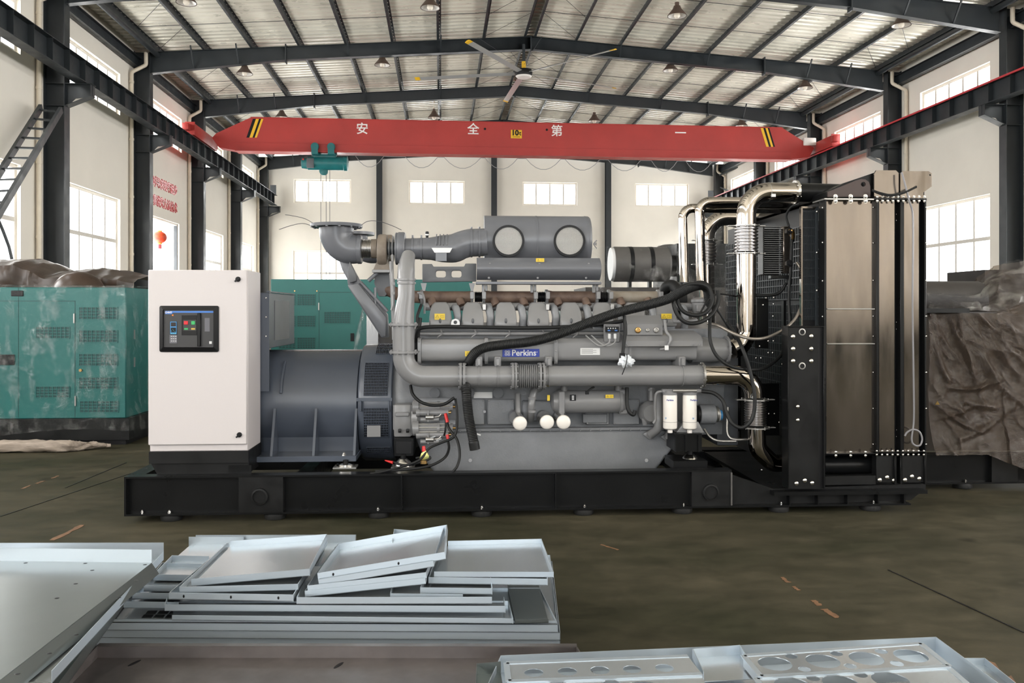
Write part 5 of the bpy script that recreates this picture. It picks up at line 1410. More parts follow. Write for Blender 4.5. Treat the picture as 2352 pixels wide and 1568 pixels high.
# ---- stainless pipework
SYl = .45
def flz(px, py, ly, r_, m='zinc', par=None, tab=True):
    p = gp(px, py, ly); o = flange_z(p.x, ly, p.z, r_, .010, 8, .006).build('clamp_flange', m, par)
    if tab: MB().box(p.x-r_-.05, p.x-r_+.01, ly-.03, ly+.03, p.z-.003, p.z+.003).box(p.x+r_-.01, p.x+r_+.045, ly-.03, ly+.03, p.z-.003, p.z+.003).build('flange_tab', m, par)
xv = gx(1714, SYl); r_ = 22*mpp(1714, SYl)
zA = gz(1714, 582, SYl); zB2 = gz(1714, 518, SYl); zH = gz(1760, 441, SYl)
riser = MB().tube(fillet([(gx(1680, .42), .42, gz(1680, 803, .42)), (gx(1700, .44), .44, gz(1700, 795, .44)), (xv, SYl, gz(1714, 770, SYl)), (xv, SYl, zA)], .12, 6), r_, 32).build('stainless_riser', 'stainless', gen)
bellows((xv, SYl, zA+.01), (xv, SYl, zB2-.01), r_*1.03, 8, .015).build('stainless_bellows', 'steel_bellow', riser)
flz(1714, 582, SYl, r_*1.38, 'zinc', riser); flz(1714, 519, SYl, r_*1.38, 'zinc', riser)
top = MB().tube(fillet([(xv, SYl, zB2), (xv, SYl, zH), (gx(1826, SYl), SYl, zH)], .20, 14), r_, 32).build('stainless_elbow', 'stainless', gen)
MB().cyl((gx(1765, SYl)-.002, SYl, zH), (gx(1765, SYl)+.002, SYl, zH), r_*1.008, 32).build('weld_ring', 'zinc', top)
flange_x(gx(1827, SYl), SYl, zH, r_*1.25, .022, 6, .007).build('vee_clamp', 'chrome', top)
pxbox(1772, 1782, 445, 452, SYl-r_*.93-.003, SYl-r_*.93+.004).build('sticker', 'label_white', top)
MB().tube([(gx(1829, SYl), SYl, zH), (gx(1990, SYl), SYl, zH-.01)], r_*.98, 28).build('black_inlet_pipe', 'black_gloss', top)
# lower pipe
zl_ = pzc
lo = MB().tube(fillet([(gx(1614, PY), PY, zl_), (gx(1731, PY), PY, zl_), (gx(1733, PY), PY, gz(1733, 912, PY))], .17, 14), pr*.93, 32).build('stainless_lower_pipe', 'stainless', gen)
bellows((gx(1735, PY), PY, gz(1735, 976, PY)), (gx(1735, PY), PY, gz(1735, 921, PY)), pr*.92, 10, .010).build('stainless_bellows', 'steel_bellow', lo)
flz(1734, 917, PY, pr*1.30, 'zinc', lo); flz(1736, 981, PY, pr*1.30, 'zinc', lo)
MB().tube(fillet([(gx(1738, PY), PY, gz(1738, 983, PY)), (gx(1739, PY), PY, gz(1739, 1030, PY)), (gx(1775, PY+.04), PY+.04, gz(1775, 1066, PY)), (gx(1812, PY+.08), PY+.08, gz(1812, 1066, PY))], .12, 8), [pr*.86]*9+[pr*.84]*11 if False else pr*.84, 28).build('stainless_outlet', 'stainless', lo)
# two thin vertical vent pipes and the far bank's riser
for px, pt, ly, rr_, pe in ((1567, 478, 1.05, 10.5, 1850), (1606, 463, .95, 11.3, 1850)):
    m_ = mpp(px, ly); x = gx(px, ly); zt_ = gz(px, pt, ly)
    vp = MB().tube(fillet([(x+.02, ly, gz(px, 650, ly)), (x, ly, zt_), (gx(pe, ly), ly, zt_+.0)], .10, 10), rr_*m_, 24).build('stainless_vent_pipe', 'stainless', gen)
    MB().cyl((x+.02, ly, gz(px, 655, ly)), (x+.02, ly, gz(px, 648, ly)), rr_*m_*1.2, 18).build('hose_clip', 'black', vp)
ly = 1.75; x = gx(1624, ly); rf = .078
fr_ = MB().tube([(x, ly, gz(1624, 760, ly)), (x, ly, gz(1624, 608, ly))], rf, 28).build('far_stainless_riser', 'stainless', gen)
bellows((x, ly, gz(1624, 606, ly)), (x, ly, gz(1624, 555, ly)), rf, 7, .014).build('stainless_bellows', 'steel_bellow', fr_)
flz(1624, 607, ly, rf*1.4, 'zinc', fr_); flz(1624, 552, ly, rf*1.4, 'zinc', fr_)
MB().tube(fillet([(x, ly, gz(1624, 550, ly)), (x, ly, gz(1624, 500, ly)), (gx(1840, ly), ly, gz(1624, 500, ly))], .2, 10), rf, 28).build('far_stainless_elbow', 'stainless', fr_)
# dark engine front behind the pipes: gear case, belts, fan drive
gc = MB().box(gx(1640, .7), gx(1690, .7), .62, 1.5, .45, 1.45, .02).build('gear_case', 'eng_dark', gen)
for z, rr2 in ((.75, .22), (1.15, .16)):
    MB().lathe([(0, rr2), (.03, rr2), (.035, rr2*.9), (.06, rr2*.9), (.065, rr2), (.10, rr2)], (gx(1690, .8), .95, z), (1, 0, 0), 32).build('belt_pulley', 'black', gc)
MB().box(gx(1690, .8)+.02, gx(1690, .8)+.08, .72, .76, .5, 1.3).build('drive_belt', 'rubber', gc)

# ---- radiator
RY0, RY1 = .03, 2.60
xl0 = gx(1897, RY0); xl1 = gx(2127, RY0)
zR0, zR1 = gz(2000, 1044, RY0), gz(2000, 456, RY0)
rad = MB().box(xl0+.02, xl1-.02, RY0+.09, RY1, zR0, zR1-.01).build('radiator_core', 'black', gen)
def rp(name, a, b, c, d, y0, y1, m, par=rad, ch=.002): return pxbox(a, b, c, d, y0, y1, ch).build(name, m, par)
rp('side_panel', 1897, 2008, 458, 1040, RY0+.02, RY0+.09, 'raw_steel')
rp('side_panel', 2019, 2055, 458, 1040, RY0+.02, RY0+.09, 'raw_steel')
rp('side_panel', 2076, 2111, 458, 1040, RY0+.02, RY0+.09, 'raw_steel')
for a, b in ((1894, 1898.5), (2013, 2019), (2068, 2076), (2124, 2128)): rp('frame_post', a, b, 455, 1042, RY0-.02, RY0+.09, 'black_gloss')
for a, b in ((2008, 2013), (2055, 2068), (2111, 2124)): rp('recess_strip', a, b, 458, 1040, RY0+.05, RY0+.09, 'black')
for py in (709, 789): rp('weld_ledge', 1900, 2010, py-1, py+1.6, RY0-.012, RY0+.02, 'zinc')
rp('top_flange', 1894, 2008, 455.5, 458.5, RY0-.035, RY0+.2, 'zinc'); rp('top_flange', 2006, 2129, 455, 458, RY0-.035, RY0+.2, 'black_gloss')
rp('bottom_flange', 1897, 2012, 1040.5, 1043.5, RY0-.035, RY0+.2, 'black_gloss'); rp('bottom_flange', 2012, 2128, 1036, 1039, RY0-.035, RY0+.2, 'black_gloss')
for px in (1919, 1954, 1988):
    for py in (451, 461.5): bolt(rad, px, py, RY0-.03, 4.2, HEX)
for i in range(10):
    px = 2015+i*12
    for py in (451.5, 461): bolt(rad, px, py, RY0-.03, 2.4, HEX)
for px in (1920, 1954, 1988):
    for py in (1038, 1046): bolt(rad, px, py, RY0-.03, 2.6, HEX)
for i in range(10):
    for py in (1035.5, 1044): bolt(rad, 2014+i*12, py, RY0-.03, 2.0, HEX)
for py in (492, 506, 740, 756, 987, 1002): bolt(rad, 2060 if py < 1010 else 2066, py, RY0+.045, 2.0); bolt(rad, 2117, py+3, RY0+.045, 2.2)
for py in (476, 558, 644, 726, 772, 855, 938, 1020):
    bolt(rad, 2006, py, RY0+.015, 1.8); bolt(rad, 2064, py, RY0+.045, 1.6); bolt(rad, 2127, py, RY0-.02, 1.8)
for py in (477, 557, 645, 727): bolt(rad, 1890, py, RY0+.02, 2.6)
# lower part
lt = rp('lower_tank_plate', 2013, 2055, 1046, 1108, RY0, RY0+.08, 'black_satin'); rp('lower_tank_plate', 2072, 2124, 1046, 1108, RY0, RY0+.08, 'black_satin')
rp('lower_post', 2055, 2060, 1046, 1112, RY0-.02, RY0+.08, 'black_gloss'); rp('lower_post', 2068, 2072, 1046, 1112, RY0-.02, RY0+.08, 'black_gloss'); rp('lower_post', 2124, 2128, 1040, 1112, RY0-.02, RY0+.08, 'black_gloss')
rp('lower_sill', 1895, 2012, 1092, 1114, RY0, RY0+.05, 'black_satin')
for px, py in ((2020, 1102), (2037, 1096), (2053, 1103), (2078, 1102), (2094, 1094), (2111, 1099)): bolt(rad, px, py, RY0-.0, 5.2)
MB().cyl((gx(1890, .2), .22, gz(1950, 1068, .2)), (gx(2015, .2), .22, gz(1950, 1068, .2)), .075, 24).build('bottom_pipe', 'black_gloss', rad)
MB().box(xl0, xl1, .35, RY1, pA.z, zR0).build('lower_tank', 'black', rad)
# upright support channel
sp = plate('support_channel', [(1811, 750), (1895, 750), (1895, 1122), (1811, 1122)], -.02, -.008, 'black_satin')
rp('channel_flange', 1880, 1884, 750, 1122, -.008, .10, 'black_gloss', sp); rp('channel_flange', 1892, 1895.5, 750, 1122, -.045, -.02, 'black_gloss', sp); rp('channel_flange', 1810, 1812.5, 750, 1122, -.03, .10, 'black_gloss', sp)
rp('channel_cap', 1810, 1896, 748.5, 751, -.04, .10, 'black_gloss', sp)
rp('channel_fold', 1880, 1892, 752, 1120, -.0205, -.0195, 'black', sp)
for px, py in ((1821, 773), (1863, 772), (1821, 801), (1863, 801), (1821, 829), (1863, 829)): bolt(sp, px, py, -.02, 5.2)
for px, py in ((1832, 933.5), (1832, 964.5)): bolt(sp, px, py, -.02, 4.2)
for px, py in ((1829, 1110), (1848, 1103), (1865, 1109)): bolt(sp, px, py, -.02, 5.0)
for px, py in ((1842, 762), (1842, 840)):
    q = gp(px, py, -.02); k = mpp(px, 0)
    MB().lathe([(0, 8*k), (.006, 8*k), (.007, 5.6*k), (0, 5.6*k)], q, (0, -1, 0), 24, caps=False).build('hole_ring', 'zinc', sp)
    MB().cyl(q, q+Vector((0, -.002, 0)), 5.6*k, 20).build('bolt_hole', 'black', sp)
rp('inner_post', 1806, 1811, 750, 1122, .02, .10, 'black', sp)
# head plates and brackets on top
plate('lifting_bracket', [(1902, 446), (1902, 440), (1967, 414), (1978, 411), (1988, 412), (1996, 418), (1999, 428), (1999, 452), (1902, 452)], RY0+.02, RY0+.035, 'primer_brown', rad, [circ(1983, 423, 5.5, 16)])
plate('header_side', [(2008, 400), (2013, 391), (2058, 391), (2064, 397), (2064, 455), (2008, 455)], RY0+.03, RY0+.05, 'raw_steel', rad)
plate('header_side', [(2068, 398), (2074, 393), (2133, 393), (2140, 398), (2140, 428), (2121, 442), (2121, 455), (2068, 455)], RY0+.03, RY0+.05, 'raw_steel', rad, [circ(2136, 402, 2.2, 10)])
mb = MB().prism(gpl([(1940, 420), (2009, 396), (2009, 452), (1900, 452), (1900, 440)], .1), .1, RY1-.05, 'xz'); mb.build('header_tank', 'black_gloss', rad)
MB().box(gx(2010, .1), gx(2062, .1), RY0+.05, RY1-.05, gz(2030, 452, .1), gz(2030, 396, .1)).build('header_tank', 'black', rad)
MB().box(gx(2070, .1), gx(2120, .1), RY0+.05, RY1-.05, gz(2030, 452, .1), gz(2030, 396, .1)).build('header_tank', 'black', rad)
for d in (0, 1.5): MB().tube(smooth(path([(2003, 436+d, .0), (2020, 442+d*2, -.02), (2045, 447+d*1.5, -.03), (2075, 442+d, -.03), (2105, 428+d, -.02)]), 5), .007, 8).build('sensor_cable', 'rubber', rad)
MB().tube(smooth(path([(2071, 396, .0), (2078, 420, -.02), (2088, 460, -.03), (2096, 490, -.03), (2097, 560, -.03), (2096, 700, -.03), (2098, 850, -.03), (2099, 960, -.03), (2094, 1008, -.03), (2101, 1022, -.03), (2113, 1022, -.03), (2118, 1008, -.03), (2112, 992, -.03), (2098, 986, -.03), (2084, 992, -.03), (2078, 1001, -.03)]), 8), .0075, 10).build('clear_drain_hose', 'hose_clear', rad)
# fan cowl and guards facing the engine
xg = gx(1842, .42)
cw_ = MB().box(xg+.06, xl0+.03, .16, 2.55, .62, 2.43).build('fan_cowl', 'black', gen)
MB().box(xg, xg+.07, .30, .33, .62, 2.40).build('guard_post', 'black_gloss', cw_)
def lattice(name, x, y0, y1, z0, z1, ny, nz, w, m, par):
    mb = MB()
    for i in range(ny+1): y = y0+(y1-y0)*i/ny; mb.box(x-w, x+w, y-w, y+w, z0, z1)
    for j in range(nz+1): z = z0+(z1-z0)*j/nz; mb.box(x-w, x+w, y0, y1, z-w, z+w)
    mb.build(name, m, par)
lattice('fan_guard', xg+.01, .35, 2.52, 1.75, 2.38, 40, 10, .004, 'steel_dark', cw_)
lattice('fan_guard', xg+.01, .35, 2.52, .70, 1.70, 40, 14, .003, 'steel_dark', cw_)
# guard strip seen face on beside the near post
gs = pxbox(1841, 1876, 476, 748, .20, .23).build('guard_backing', 'black', cw_)
gm = MB()
for i in range(13): px = 1845+i*2.3; pxbox(px-.45, px+.45, 482, 735, .19, .198, 0, gm)
for j in range(14): py = 486+j*18.5; pxbox(1843, 1874, py-.5, py+.5, .188, .196, 0, gm)
gm.build('guard_lattice', 'steel_dark', gs)
pxbox(1840.5, 1843.5, 474, 748, .18, .22).build('guard_frame', 'raw_steel', gs); pxbox(1874, 1880, 474, 748, .18, .22).build('guard_frame', 'steel_dark', gs); pxbox(1841, 1876, 474, 478, .18, .22).build('guard_frame', 'raw_steel', gs)
for py in (486, 580, 667, 752): bolt(gs, 1877, py, .18, 3.0)
for k in range(11): rp('core_fin_bar', 1881, 1895, 505+k*22, 507+k*22, .12, .14, 'steel_dark', gs)
# small finned oil cooler on the guard
zc0, zc1 = gz(1800, 628, .42), gz(1800, 520, .42)
xk = gx(1800, .42)
fcx = MB().box(xk-.01, xk+.05, .40, .46, zc0, zc1, .004).build('finned_cooler', 'raw_steel', gen)
xk1 = gx(1750, .48); fcore = MB().box(xk1, xk-.01, .50, .56, zc0-.01, zc1-.02).build('cooler_core', 'black', fcx)
zz_ = [zc0+(zc1-zc0)*k/22 for k in range(23)]
fm = MB().box(0, xk-.01-xk1, 0, .07, -.0022, .0022).mesh('cooler_fin', 'mesh_back')
for z in zz_: link('cooler_fin', fm, fcx, (xk1, .435, z))
MB().box(xk1-.012, xk1, .42, .55, zc0-.01, zc1, .003).build('cooler_tank', 'black_gloss', fcx)
for py in (531, 605):
    q = gp(1812, py, .40); MB().cyl(q+Vector((0, .03, 0)), q+Vector((0, -.02, 0)), .032, 6).cyl(q, q+Vector((0, -.05, 0)), .018, 12).build('cooler_port', 'black', fcx)
MB().tube(smooth(path([(1812, 529, .37), (1820, 530, .36), (1822, 540, .38), (1821, 548, .40)]), 5), .014, 10).build('brass_elbow', 'brass', fcx)
MB().box(xk1+.05, xk+.06, .40, .46, zc0-.045, zc0-.015, .003).build('cooler_bracket', 'black_gloss', fcx)
# dark louvre strips, brackets and stray bolts seen between the pipes
for px0, px1, py0, py1, ly in ((1738, 1765, 685, 800, .7), (1800, 1806, 690, 1000, .6), (1750, 1790, 880, 1000, .9)):
    pxbox(px0, px1, py0, py1, ly, ly+.05).build('engine_front_bracket', 'black_gloss', cw_)
random.seed(11)
for px, py in ((1753, 700), (1760, 684), (1778, 683), (1777, 698), (1776, 726), (1745, 795), (1737, 822), (1748, 822), (1738, 850), (1748, 850), (1765, 810), (1775, 810), (1790, 820), (1766, 950), (1779, 950), (1790, 970), (1712, 1010), (1750, 1079), (1797, 836), (1705, 762), (1765, 783), (1777, 783)):
    bolt(cw_, px, py, .55, 2.3)

# ------------------------------------------------------------------ machines standing around
from mathutils import noise as mnoise
def C3(px, py, d):
    """survey mark at distance d along the camera axis"""
    u = (px-1176)/FPX; v = (py-HOR)/FPX
    return cam2world(u*d, d, EYE-v*d)
class Frame:
    """an upright local frame whose front face lies at camera distance d0 at mark px0"""
    def __init__(s, px0, d0, rot=radians(3.4)):
        s.ox = (px0-1176)/FPX*d0; s.of = d0; s.c = cos(rot); s.s = sin(rot); s.rot = rot-YAW
    def p(s, px, py, ly=0.0):
        u = (px-1176)/FPX; v = (py-HOR)/FPX
        x = (u*(s.of+ly*s.c)-s.ox+ly*s.s)/(s.c-u*s.s)
        return Vector((x, ly, EYE-v*(s.of+x*s.s+ly*s.c)))
    def root(s, name): return empty(name, cam2world(s.ox, s.of, 0), (0, 0, s.rot))
def fb(fr_, a, b, c, d, y0, y1, mb=None, ch=0):
    A = fr_.p(a, d, y0); B = fr_.p(b, c, y0)
    return (mb or MB()).box(A.x, B.x, y0, y1, A.z, B.z, ch)
def vent(fr_, par, a, b, c, d, cols, rows, y=0.0, m='teal_vent', bars='teal'):
    o = fb(fr_, a, b, c, d, y-.002, y+.004).build('vent_recess', m, par)
    A = fr_.p(a, d, y); B = fr_.p(b, c, y); mb = MB()
    for i in range(cols+1): x = A.x+(B.x-A.x)*i/cols; mb.box(x-.004, x+.004, y-.008, y-.002, A.z, B.z)
    for j in range(rows+1): z = A.z+(B.z-A.z)*j/rows; mb.box(A.x, B.x, y-.008, y-.002, z-.004, z+.004)
    mb.build('vent_slats', bars, o)
def wrinkle(p, amp, f=3.0, s=0.0):
    q = Vector(p)*f+Vector((s, s*.7, -s))
    n1 = mnoise.noise(q); n2 = mnoise.noise(q*2.3+Vector((5, 1, 2))); r = 1-abs(mnoise.noise(q*1.6+Vector((9, 4, 7))))*2
    return amp*(n1*.7+n2*.35+max(0, r)**3*.9)

# teal enclosure under clear film at the slogan wall side
f1 = Frame(289, 10.2)
t1 = f1.root('enclosed_generator'); tag(t1, 'teal enclosed generator wrapped in clear plastic film beside the white cabinet', 'generator')
zt_, zb_ = f1.p(289, 660).z, f1.p(289, 960).z
hull = MB().box(-4.2, 0, 0, 1.25, zb_, zt_, .01).build('enclosure', 'teal', t1)
MB().box(-4.3, .05, -.03, 1.28, .06, zb_).build('base_frame', 'black_satin', t1)
MB().box(-4.2, 0, 0, 1.25, 0, .06).build('skid_foot', 'black', t1)
for q in ((83, 160, 750, 777, 8, 4), (83, 160, 887, 913, 8, 4), (182, 270, 705, 733, 9, 4), (182, 270, 758, 786, 9, 4), (182, 270, 812, 840, 9, 4), (182, 270, 866, 893, 9, 4), (184, 272, 920, 947, 9, 4), (-60, -10, 750, 777, 6, 4)):
    vent(f1, t1, *q)
mb = MB()
for a, b, c, d in ((41.5, 42.5, 660, 958), (171.5, 172.7, 690, 958), (-100, 171, 690.5, 691.8)): fb(f1, a, b, c, d, -.003, .002, mb)
mb.build('door_gap', 'teal_vent', t1)
fb(f1, -30, 32, 814, 838, -.02, .0, None, .004).build('door_handle_plate', 'black', t1)
fb(f1, 25, 53, 667, 680, -.012, .0, None, .004).build('badge', 'black', t1)
for px, c, d in ((169.5, 720, 742), (172.5, 910, 932)): fb(f1, px-1.5, px+1.5, c, d, -.012, 0).build('hinge', 'zinc', t1)
q = f1.p(186, 850); MB().cyl(q, q+Vector((0, -.02, 0)), .018, 14).build('door_lock', 'brass', t1)
for z in (1.0, 1.35): MB().box(.0, .012, .25, .27, z-.06, z+.06).build('hinge', 'zinc', t1)
# film: a sleeve around front, end and top
def sleeve(u, v):
    L1, L2 = 4.25, 1.35
    d = u*(L1+L2)
    z = zt_+.02-(zt_-.14-.05*sin(d*2.1))*v
    if d < L1: p = Vector((-L1+d+.03, -.035, z)); nrm = Vector((0, -1, 0))
    else: p = Vector((.035, -.035+(d-L1), z)); nrm = Vector((1, 0, 0))
    if v > .8: p += nrm*(v-.8)*.35
    return p+nrm*(wrinkle((d, z*1.2, 0), .035, 2.6)+.012)
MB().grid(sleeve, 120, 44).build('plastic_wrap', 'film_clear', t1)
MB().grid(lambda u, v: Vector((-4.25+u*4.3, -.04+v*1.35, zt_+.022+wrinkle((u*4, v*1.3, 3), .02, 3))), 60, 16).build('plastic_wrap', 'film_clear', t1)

# brown sheeting over machines behind it
def drape(name, label, cat, xs, y0, y1, heights, m, z_floor=.05, nx=90, ny=26, amp=.06, seed=0.0, parent=None, front=0.0):
    """sheet hanging over a row of machines: ridge profile heights[(x, z)] and a sloping skirt to the front"""
    def top(x):
        for (a, za), (b, zb) in zip(heights[:-1], heights[1:]):
            if a <= x <= b:
                t = (x-a)/(b-a); t = t*t*(3-2*t); return za+(zb-za)*t
        return heights[-1][1] if x > heights[-1][0] else heights[0][1]
    def fn(u, v):
        x = xs[0]+(xs[1]-xs[0])*u; h = top(x)
        if v < .35:
            t = v/.35; y = y1-(y1-y0)*t; z = h-.25*abs(t-.45)**2*2
        else:
            t = (v-.35)/.65; y = y0-front*t; z = h-.15-(h-.15-z_floor)*t
        w = wrinkle((x, y*1.2, z), amp, 1.7, seed)
        return Vector((x, y-w, z+w*.5))
    mb = MB().grid(fn, nx, ny)
    return mb
root = empty('covered_machine'); tag(root, 'machines hidden under brown plastic sheeting behind the teal enclosure', 'machine')
a = C3(-120, 700, 13.0); b = C3(352, 700, 13.0)
hl = [(C3(px, 0, 13).x, EYE+(HOR-py)*13/FPX) for px, py in ((-120, 606), (0, 600), (98, 597), (128, 606), (170, 626), (215, 620), (245, 617), (270, 622), (352, 634))]
MB().box(a.x, b.x, 12.9, 14.1, 0, 1.9).build('machine_body', 'machine_dark', root)
drape('x', '', '', (a.x, b.x), 12.6, 14.2, hl, 'brown_wrap', .1, amp=.05).build('plastic_sheet', 'brown_wrap', root)
lump = MB().sphere((C3(207, 655, 12.2).x, 12.3, C3(207, 655, 12.2).z-.12), .36, 24, 12, (1, .7, .85)); lump.build('sheeted_hump', 'brown_wrap', root)

# rolled sheeting on the floor
A = F(-70, 1041, .0); B = F(140, 1038, .0); Cc = F(252, 1030, .0)
pts = smooth([A+Vector((0, 0, .07)), A.lerp(B, .5)+Vector((0, .02, .07)), B+Vector((0, 0, .065)), B.lerp(Cc, .4)+Vector((0, 0, .05)), B.lerp(Cc, .75)+Vector((0, .03, .05)), Cc+Vector((0, .02, .035))], 10)
mb = MB().tube(pts, [.068+.010*mnoise.noise(Vector((i*.35, 2, 1))) if i < 24 else max(.022, .066-.0022*(i-24)+.008*mnoise.noise(Vector((i*.8, 5, 1)))) for i in range(len(pts))], 18)
mb.v = [tuple(Vector(v)+Vector((0, wrinkle(Vector(v)*Vector((.25, 1, 1)) if False else (v[0]*.25, v[1], v[2]), .03, 9), wrinkle((v[0]*.3, v[1], v[2]), .014, 12)))) for v in mb.v]
mb.v = [(x, y, max(z, .001)) for x, y, z in mb.v]
tag(mb.build('rolled_sheeting', 'wood_wrap'), 'dusty rolled up sheeting lying on the floor before the teal wrapped enclosure', 'sheeting')

# teal enclosure further back, seen over the alternator
f2 = Frame(622, 15.0)
t2 = f2.root('enclosed_generator'); tag(t2, 'bare teal enclosed generator standing behind the exhaust elbow and alternator', 'generator')
zt2 = f2.p(622, 641).z; xr2 = f2.p(1085, 700).x
MB().box(0, xr2, 0, 1.5, .35, zt2, .01).build('enclosure', 'teal_bright', t2); MB().box(-.05, xr2+.05, -.03, 1.53, 0.0, .35).build('base_frame', 'black_satin', t2)
for q in ((640, 679, 675.5, 701, 5, 5), (683, 724, 675.5, 701, 7, 5), (640, 679, 725, 750, 5, 5), (683, 724, 725, 750, 7, 5), (640, 679, 775, 800, 5, 5), (683, 724, 775, 800, 7, 5), (745, 804, 716, 742, 10, 5)):
    vent(f2, t2, *q, bars='teal_bright')
mb = MB()
for a_, b_, c_, d_ in ((732, 733, 671, 840), (732, 900, 670.5, 671.6)): fb(f2, a_, b_, c_, d_, -.003, .002, mb)
mb.build('door_gap', 'teal_vent', t2)
fb(f2, 731, 733, 695, 712, -.015, 0).build('hinge', 'zinc', t2); fb(f2, 805, 813, 765, 783, -.02, 0).build('door_handle', 'black', t2)
for px in (677, 728): bb_ = f2.p(px, 668); MB().cyl(bb_, bb_+Vector((0, -.01, 0)), .012, 10).build('bolt', 'brass', t2)

# film covered crate in front of it
f3 = Frame(845, 12.5)
t3 = f3.root('wrapped_crate'); tag(t3, 'pale crate bundled in clear film behind the flywheel housing', 'crate')
fb(f3, 842, 868, 700, 964, .1, .5).build('crate_board', 'label_white', t3)
fb(f3, 868, 905, 745, 964, .15, .6).build('dark_load', 'machine_dark', t3)
tp = f3.p(836, 690, .2); bl_ = f3.p(770, 955, -.2); br_ = f3.p(930, 955, -.2)
def cone(u, v):
    base = bl_.lerp(br_, u); p = Vector((tp.x+.22*u, tp.y, tp.z+.02)).lerp(base, v)
    return p+Vector((0, wrinkle((u*6, v*.8, 2), .12, 1.5)-.25*sin(u*pi)*v, 0))
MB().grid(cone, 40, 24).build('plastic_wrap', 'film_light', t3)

# film covered generator behind the radiator pipes
f4 = Frame(1330, 11.0)
t4 = f4.root('covered_generator'); tag(t4, 'grey generator with drum air filter under clear film behind the stainless vent pipes', 'generator')
c = f4.p(1470, 607, .6); rr_ = .245
xa, xb = f4.p(1408, 600, .6).x, f4.p(1535, 600, .6).x
dr_ = MB().lathe([(0, rr_*.8), (0, rr_), (.02, rr_*1.01), (xb-xa-.03, rr_), (xb-xa, rr_*.9)], (xa, .6, c.z), (1, 0, 0), 36).build('drum_filter', 'machine_grey', t4)
MB().cyl((xa-.04, .6, c.z), (xa, .6, c.z), rr_*.95, 32).build('filter_lid', 'label_white', dr_)
for px in (1446, 1492): x = f4.p(px, 600, .6).x; MB().cyl((x-.028, .6, c.z), (x+.028, .6, c.z), rr_*1.02, 32).box(x-.02, x+.02, .55, .65, c.z-rr_-.25, c.z-rr_).build('filter_strap', 'black', dr_)
MB().lathe([(0, .15), (.25, .15), (.4, .18)], (xb, .6, c.z-.02), (1, 0, 0), 24).build('intake_duct', 'black', dr_)
fb(f4, 1345, 1700, 660, 700, .4, 1.6).build('engine_top', 'machine_dark', t4)
fb(f4, 1330, 1720, 700, 1010, .3, 1.7).build('engine_body', 'machine_dark', t4)
fb(f4, 1555, 1780, 560, 1010, .45, 1.9).build('radiator_block', 'black_satin', t4)
hump = f4.p(1540, 565, 1.2); MB().sphere((hump.x, 1.2, hump.z-.12), .3, 20, 10, (1, .6, .5)).build('rear_pipe', 'machine_grey', t4)
tops = [(1325, 572), (1400, 566), (1480, 569), (1545, 555), (1610, 532), (1680, 505), (1790, 480)]
def film4(u, v):
    k = u*(len(tops)-1); i = min(len(tops)-2, int(k)); t = k-i
    px = tops[i][0]+(tops[i+1][0]-tops[i][0])*t; py = tops[i][1]+(tops[i+1][1]-tops[i][1])*t
    p = f4.p(px, py, .55); q = f4.p(px-40+30*u, 800, -.05)
    sag = v**1.3
    r = p.lerp(q, sag); r.y = .55-.55*v
    return r+Vector((0, -wrinkle((u*4, v*1.2, 1), .07, 1.6, 3), 0))
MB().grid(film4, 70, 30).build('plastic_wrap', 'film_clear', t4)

# dark generator under brown film at the far side of the radiator
f5 = Frame(2130, 7.6)
t5 = f5.root('covered_generator'); tag(t5, 'dark generator under crumpled brown film on a black skid beside the radiator', 'generator')
zs = f5.p(2200, 1042).z
MB().box(-.2, 2.6, 0, .10, zs-.014, zs).box(-.2, 2.6, 0, .10, .05, .064).box(-.2, 2.6, .05, .06, .05, zs).build('skid_rail', 'black_gloss', t5)
MB().box(f5.p(2278, 1100).x, f5.p(2278, 1100).x+.25, 0, .06, .06, zs-.01).build('lifting_plate', 'black_satin', t5)
for px in (2222, 2400):
    x = f5.p(px, 1120).x; o = MB().lathe([(0, .078), (.012, .085), (.05, .08)], (x, .08, 0), (0, 0, 1), 20).build('rubber_foot', 'rubber_foot', t5)
    k_ = link('bolt', ZBOLT, o, (x, .03, .07)); k_.scale = (.012,)*3
body = fb(f5, 2120, 2290, 716, 1035, .12, 1.6).build('engine_block', 'machine_dark', t5)
fb(f5, 2290, 2460, 722, 1035, .16, 1.6).build('engine_block', 'machine_dark', t5)
fb(f5, 2118, 2227, 708, 718, -.02, .9).build('black_beam', 'black_satin', t5)
q = f5.p(2175, 690, .9)
MB().lathe([(-.4, .2), (.32, .2), (.34, .15)], (q.x, .9, q.z), (1, 0, 0), 28).build('air_filter', 'machine_dark', t5)
q = f5.p(2152, 925, .11); plate_ = MB().prism([(q.x-.02, q.z-.015), (q.x+.02, q.z-.015), (q.x, q.z+.02)], .10, .11); plate_.build('warning_triangle', 'label_yellow', t5)
random.seed(21)
FOLD = []
for k in range(34):
    # folds fan out from the gathered corner and sag across the front
    if k < 16: a_ = radians(random.uniform(-88, -35)); c_ = (random.uniform(-.05, .75), 1.62+random.uniform(-.1, .1))
    else: a_ = radians(random.uniform(-60, 40)); c_ = (random.uniform(0, 1.4), random.uniform(.4, 1.4))
    FOLD.append((c_, (cos(a_), sin(a_)), random.uniform(.012, .035), random.uniform(.015, .05), random.uniform(.3, 1.1)))
def folds(x, z):
    w = 0
    for c_, d_, wd_, am, ln in FOLD:
        t = (x-c_[0])*d_[0]+(z-c_[1])*d_[1]; q = -(x-c_[0])*d_[1]+(z-c_[1])*d_[0]+.04*sin(t*5)
        if -.1 < t < ln: w += am*math.exp(-(q/wd_)**2)*sin(max(0, min(1, (t+.1)/(ln+.1)))*pi)
    return w
